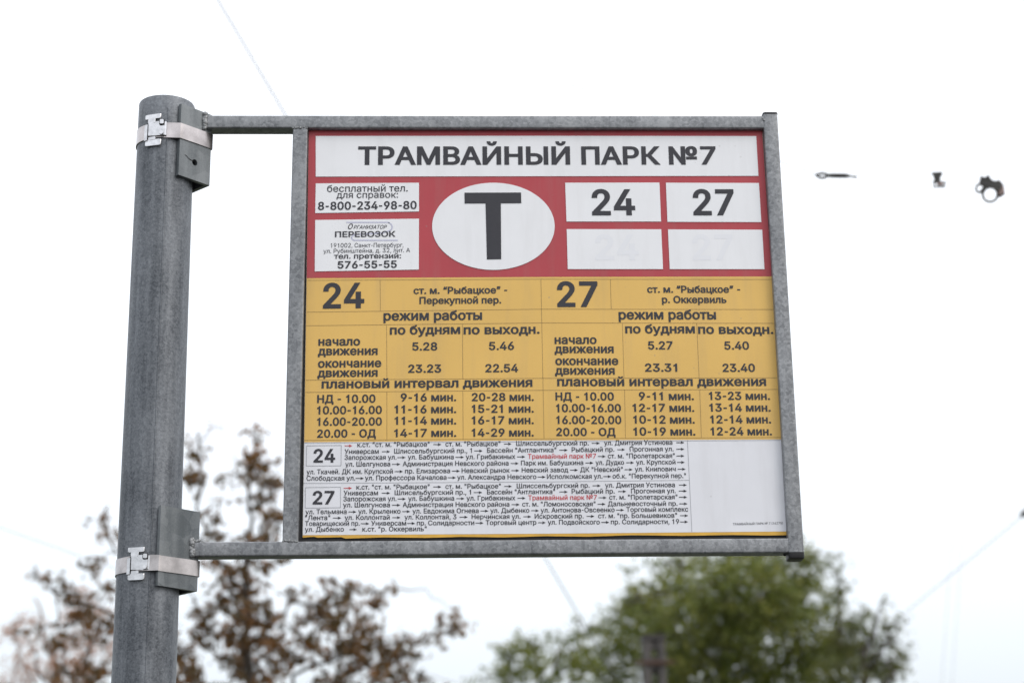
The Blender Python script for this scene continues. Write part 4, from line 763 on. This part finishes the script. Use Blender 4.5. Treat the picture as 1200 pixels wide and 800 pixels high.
def make_tree(name, label, D, trunk_px, boughs, clusters, leaf, dens, lmat, bmat, spread, tr_r, group=None, below=None, twig=.006, clump=.10, sprays=1.0, spread_k=1.0):
    """boughs: pixel polylines that begin on the trunk; clusters: (x, y, rx, ry, density) of leaf masses, each given its own depth"""
    tb_ = at(trunk_px[0][0], trunk_px[0][1], D); base_ = Vector((tb_.x, tb_.y, -.13)); t = empty(name, base_); tag(t, label, 'tree', group)
    g = Geo(); px_m = FPX/((at(600, 750, D)-CAM).dot(fw))
    pts = [base_, base_.lerp(tb_, .5)+Vector((.05, 0, 0))]+[at(x, y, D) for x, y in trunk_px]
    tp = limb(g, pts, tr_r, tr_r*.12, 10); g.build('trunk', bmat, t, smooth=True)
    g = Geo(); skel = list(tp[len(tp)//2:])
    for b_ in boughs:
        dd = rng.uniform(-spread, spread)*.6; n_ = len(b_)
        q = limb(g, [at(x, y, D+dd*i/(n_-1)) for i, (x, y) in enumerate(b_)], tr_r*.30, twig, 6, .05); skel += q
    C_ = []; T_ = []
    for c in clusters:
        x, y, rx, ry = c[:4]; rx *= spread_k; ry *= spread_k; de = c[4] if len(c) > 4 else 1.0; dd = rng.uniform(-spread, spread)
        cc = at(x, y, D+dd); near = min(skel, key=lambda p_: (p_-cc).length)
        mid = near.lerp(cc, .5)+Vector((0, 0, .06)); limb(g, [near, mid, cc], twig*1.6, twig*.4, 5, .02)
        area = math.pi*rx*ry/(px_m**2); n_ = int(area*de*dens/(leaf*leaf*.3)); nc = max(3, int(n_/9))
        a_ = rng.uniform(0, 2*math.pi, nc); rr_ = np.sqrt(rng.uniform(0, 1, nc))*1.08
        for i in range(nc):           # small sprays: a twiglet with leaves along it
            sp = cc+rt*(rx/px_m*rr_[i]*math.cos(a_[i]))+up*(ry/px_m*rr_[i]*math.sin(a_[i]))+fw*rng.uniform(-1, 1)*max(rx, ry)/px_m
            dr = Vector(rng.normal(size=3)); dr.z = -abs(dr.z)*.4+.1; dr.normalize(); Ln = clump*rng.uniform(.5, 1.5)
            if i % 2 == 0: g.add(*tube_path([cc.lerp(sp, .5), sp, sp+dr*Ln], twig*.3, 3))
            tint = rng.uniform(0, 1)*.6+.2
            for k in range(max(2, int(n_/nc))):
                C_.append(tuple(sp+dr*Ln*rng.uniform(0, 1)+Vector(rng.normal(size=3))*clump*.28*sprays)); T_.append(tint+rng.uniform(-.2, .2))
    g.build('branches', bmat, t, smooth=True)
    print(name, len(C_)); leaves(C_, leaf, np.array(T_), lmat, t); return t, len(C_)

M_BROWNLEAF = leaf_mat('rust_brown_leaf', [(.055, .042, .014), (.125, .072, .024), (.26, .115, .038)], .3)
M_PALELEAF = leaf_mat('pale_orange_leaf', [(.30, .14, .08), (.42, .22, .13), (.5, .3, .2)], .5)
M_GREENLEAF = leaf_mat('dull_green_leaf', [(.06, .085, .014), (.135, .165, .026), (.25, .24, .05)], .36)
M_DARKGREEN = leaf_mat('dark_green_leaf', [(.05, .066, .016), (.10, .115, .026), (.17, .16, .04)], .4)
M_BARK = bark('dark_bark', (.03, .024, .018), (.07, .055, .045))

brown = [(232,525,9,14,.7),(228,560,12,11),(262,500,5,6,.4),(295,512,7,10,.7),(300,545,17,15),(318,572,14,14),(272,560,12,12,.5),(252,600,18,10,.5),(320,608,13,12),(290,592,18,9,.5),(250,626,13,6),(310,628,20,8),
 (125,610,9,16,.5),(133,630,7,10,.6),(60,682,15,6,.6),(80,692,12,6,.5),(40,672,7,5,.4),(110,665,13,6),(100,708,20,11),(122,730,18,12),(85,750,22,7,.7),(100,785,28,11),(60,738,14,5,.5),(24,738,8,4,.4),(125,690,11,8,.7),
 (240,730,22,26,.6),(278,690,26,24,.8),(290,730,30,26),(300,770,36,24),(225,788,16,18,.8),(340,697,12,10,.7),(255,665,16,11,.6),(300,660,26,8,.7),(350,760,24,14,.7),(385,716,22,16),(402,690,20,12,.8),(415,738,26,19),(442,705,12,8),(457,690,9,5,.7),(395,768,26,18,.8),(440,768,22,17,.9),(470,760,20,9),(492,745,17,6),(518,727,16,6,.9),(540,736,12,3,.8),(532,716,7,4,.7),(462,792,22,9,.9),(400,797,26,8),(500,797,16,4,.6),(345,720,14,8,.4),(205,760,14,20,.7),(180,720,16,24,.7),(160,790,20,20,.9)]
under = [(x, y, 46, 34, .8) for x in range(60, 540, 62) for y in (840, 900, 960)]
make_tree('brown_leaved_tree', 'sparse tree with rust brown autumn leaves behind the pole and lower left of sign', 12.0,
 [(290, 900), (296, 800), (286, 720), (292, 640), (300, 520)],
 [[(294, 860), (350, 800), (420, 745), (480, 752), (548, 727)], [(290, 880), (210, 800), (120, 735), (60, 735), (15, 738)], [(288, 760), (330, 715), (400, 690), (460, 688)], [(290, 700), (240, 640), (228, 560), (232, 512)],
  [(290, 830), (180, 760), (110, 705), (60, 680), (35, 670)], [(292, 660), (318, 610), (318, 565)], [(292, 900), (400, 820), (470, 790), (505, 795)], [(290, 900), (180, 850), (100, 785), (50, 795)], [(180, 720), (140, 650), (124, 600)]],
 brown+under, .046, 4.6, M_BROWNLEAF, M_BARK, .7, .055, clump=.075, twig=.004, spread_k=1.07)
pale = [(x, y, 20, 12, d) for x, y, d in ((10, 745, .5), (30, 730, .5), (55, 755, .6), (80, 725, .5), (98, 750, .6), (25, 775, .7), (55, 785, .7), (85, 780, .7), (110, 770, .6), (100, 700, .35), (120, 720, .5), (15, 795, .6), (135, 760, .6))]
make_tree('pale_orange_tree', 'thin distant tree with pale orange leaves at the lower left edge', 26.0, [(70, 900), (66, 800), (52, 740), (40, 700)],
 [[(68, 860), (100, 780), (118, 720), (125, 690)], [(66, 840), (30, 790), (14, 730)], [(66, 800), (86, 750), (96, 700)], [(66, 900), (10, 830), (-30, 770)]],
 pale+[(x, 850, 40, 34, .4) for x in (-40, 20, 80, 140)], .06, 2.4, M_PALELEAF, bark('pale_bark', (.16, .11, .09), (.26, .19, .16)), 1.4, .10, clump=.16, twig=.009)
green = [(765, 668, 18, 10, .35), (745, 672, 12, 8, .3), (728, 690, 10, 8, .35), (700, 735, 12, 10, .4), (985, 668, 8, 8, .25), (972, 715, 14, 12, .5), (790, 645, 16, 6, .4), (780, 692, 30, 22), (800, 660, 24, 14, .9), (850, 655, 36, 14), (905, 655, 36, 16), (945, 672, 18, 22), (860, 690, 54, 30), (920, 700, 38, 34), (800, 720, 52, 32), (875, 735, 60, 32), (940, 745, 36, 34),
 (750, 735, 34, 34), (735, 705, 18, 14, .7), (712, 765, 28, 32, .9), (770, 775, 46, 30), (840, 780, 56, 28), (910, 785, 50, 26), (965, 700, 12, 14, .7), (960, 650, 12, 10, .4), (745, 690, 9, 7, .5), (965, 775, 28, 28), (722, 715, 10, 8, .5), (870, 700, 60, 40, .8), (820, 750, 60, 40, .8), (925, 640, 20, 8, .5)]
make_tree('green_tree', 'broad dull green leafy tree behind the lower right corner of the sign', 28.0, [(850, 900), (848, 800), (856, 720), (866, 655)],
 [[(850, 860), (780, 770), (750, 700)], [(850, 840), (930, 760), (950, 680)], [(850, 800), (800, 720), (800, 660)], [(852, 780), (900, 710), (910, 650)], [(850, 900), (760, 830), (705, 770)], [(850, 900), (930, 840), (975, 790)]],
 green+[(x, y, 60, 44, .7) for x in range(700, 1000, 60) for y in (840, 910)], .08, 3.9, M_GREENLEAF, M_BARK, 2.0, .22, clump=.19, twig=.012)
small = [(600, 775, 20, 24, .9), (625, 768, 16, 18, .8), (612, 750, 10, 7, .6), (640, 785, 18, 16, .8), (583, 790, 10, 12, .7), (665, 770, 16, 20, .8), (680, 750, 12, 12, .7), (660, 745, 12, 8, .5), (690, 780, 16, 20, .8), (560, 797, 14, 4, .4), (700, 730, 10, 10, .5), (675, 725, 8, 5, .35)]
make_tree('small_green_tree', 'smaller pale green tree low in the photo, left of the broad green tree', 25.0, [(635, 900), (634, 820), (628, 760)],
 [[(635, 880), (600, 810), (598, 765)], [(635, 860), (670, 800), (682, 745)], [(635, 840), (645, 790), (655, 760)]],
 small+[(x, 850, 40, 40, .8) for x in (570, 620, 670, 720)], .07, 4.2, M_GREENLEAF, M_BARK, .9, .12, clump=.15, twig=.01)
dk = [(990, 745, 22, 24, .9), (1010, 765, 26, 24, .9), (1035, 785, 22, 16, .9), (985, 785, 26, 18), (1000, 725, 16, 12, .6), (1040, 745, 14, 12, .6), (1048, 730, 10, 8, .5), (1055, 770, 8, 10, .6), (1030, 725, 8, 6, .4), (1035, 705, 6, 8, .25), (985, 690, 10, 14, .35), (1060, 755, 5, 5, .3), (975, 655, 8, 10, .15)]
make_tree('dark_green_tree', 'sparse dark green tree at the lower right, right of the broad green tree', 24.0, [(1015, 900), (1012, 820), (1014, 760), (1030, 715)],
 [[(1013, 850), (980, 780), (985, 700)], [(1013, 840), (1045, 790), (1052, 735)], [(1013, 790), (1035, 760), (1042, 740)]],
 dk+[(x, 850, 38, 40, .8) for x in (960, 1010, 1060)], .07, 4.6, M_DARKGREEN, M_BARK, .9, .12, clump=.14, twig=.01)
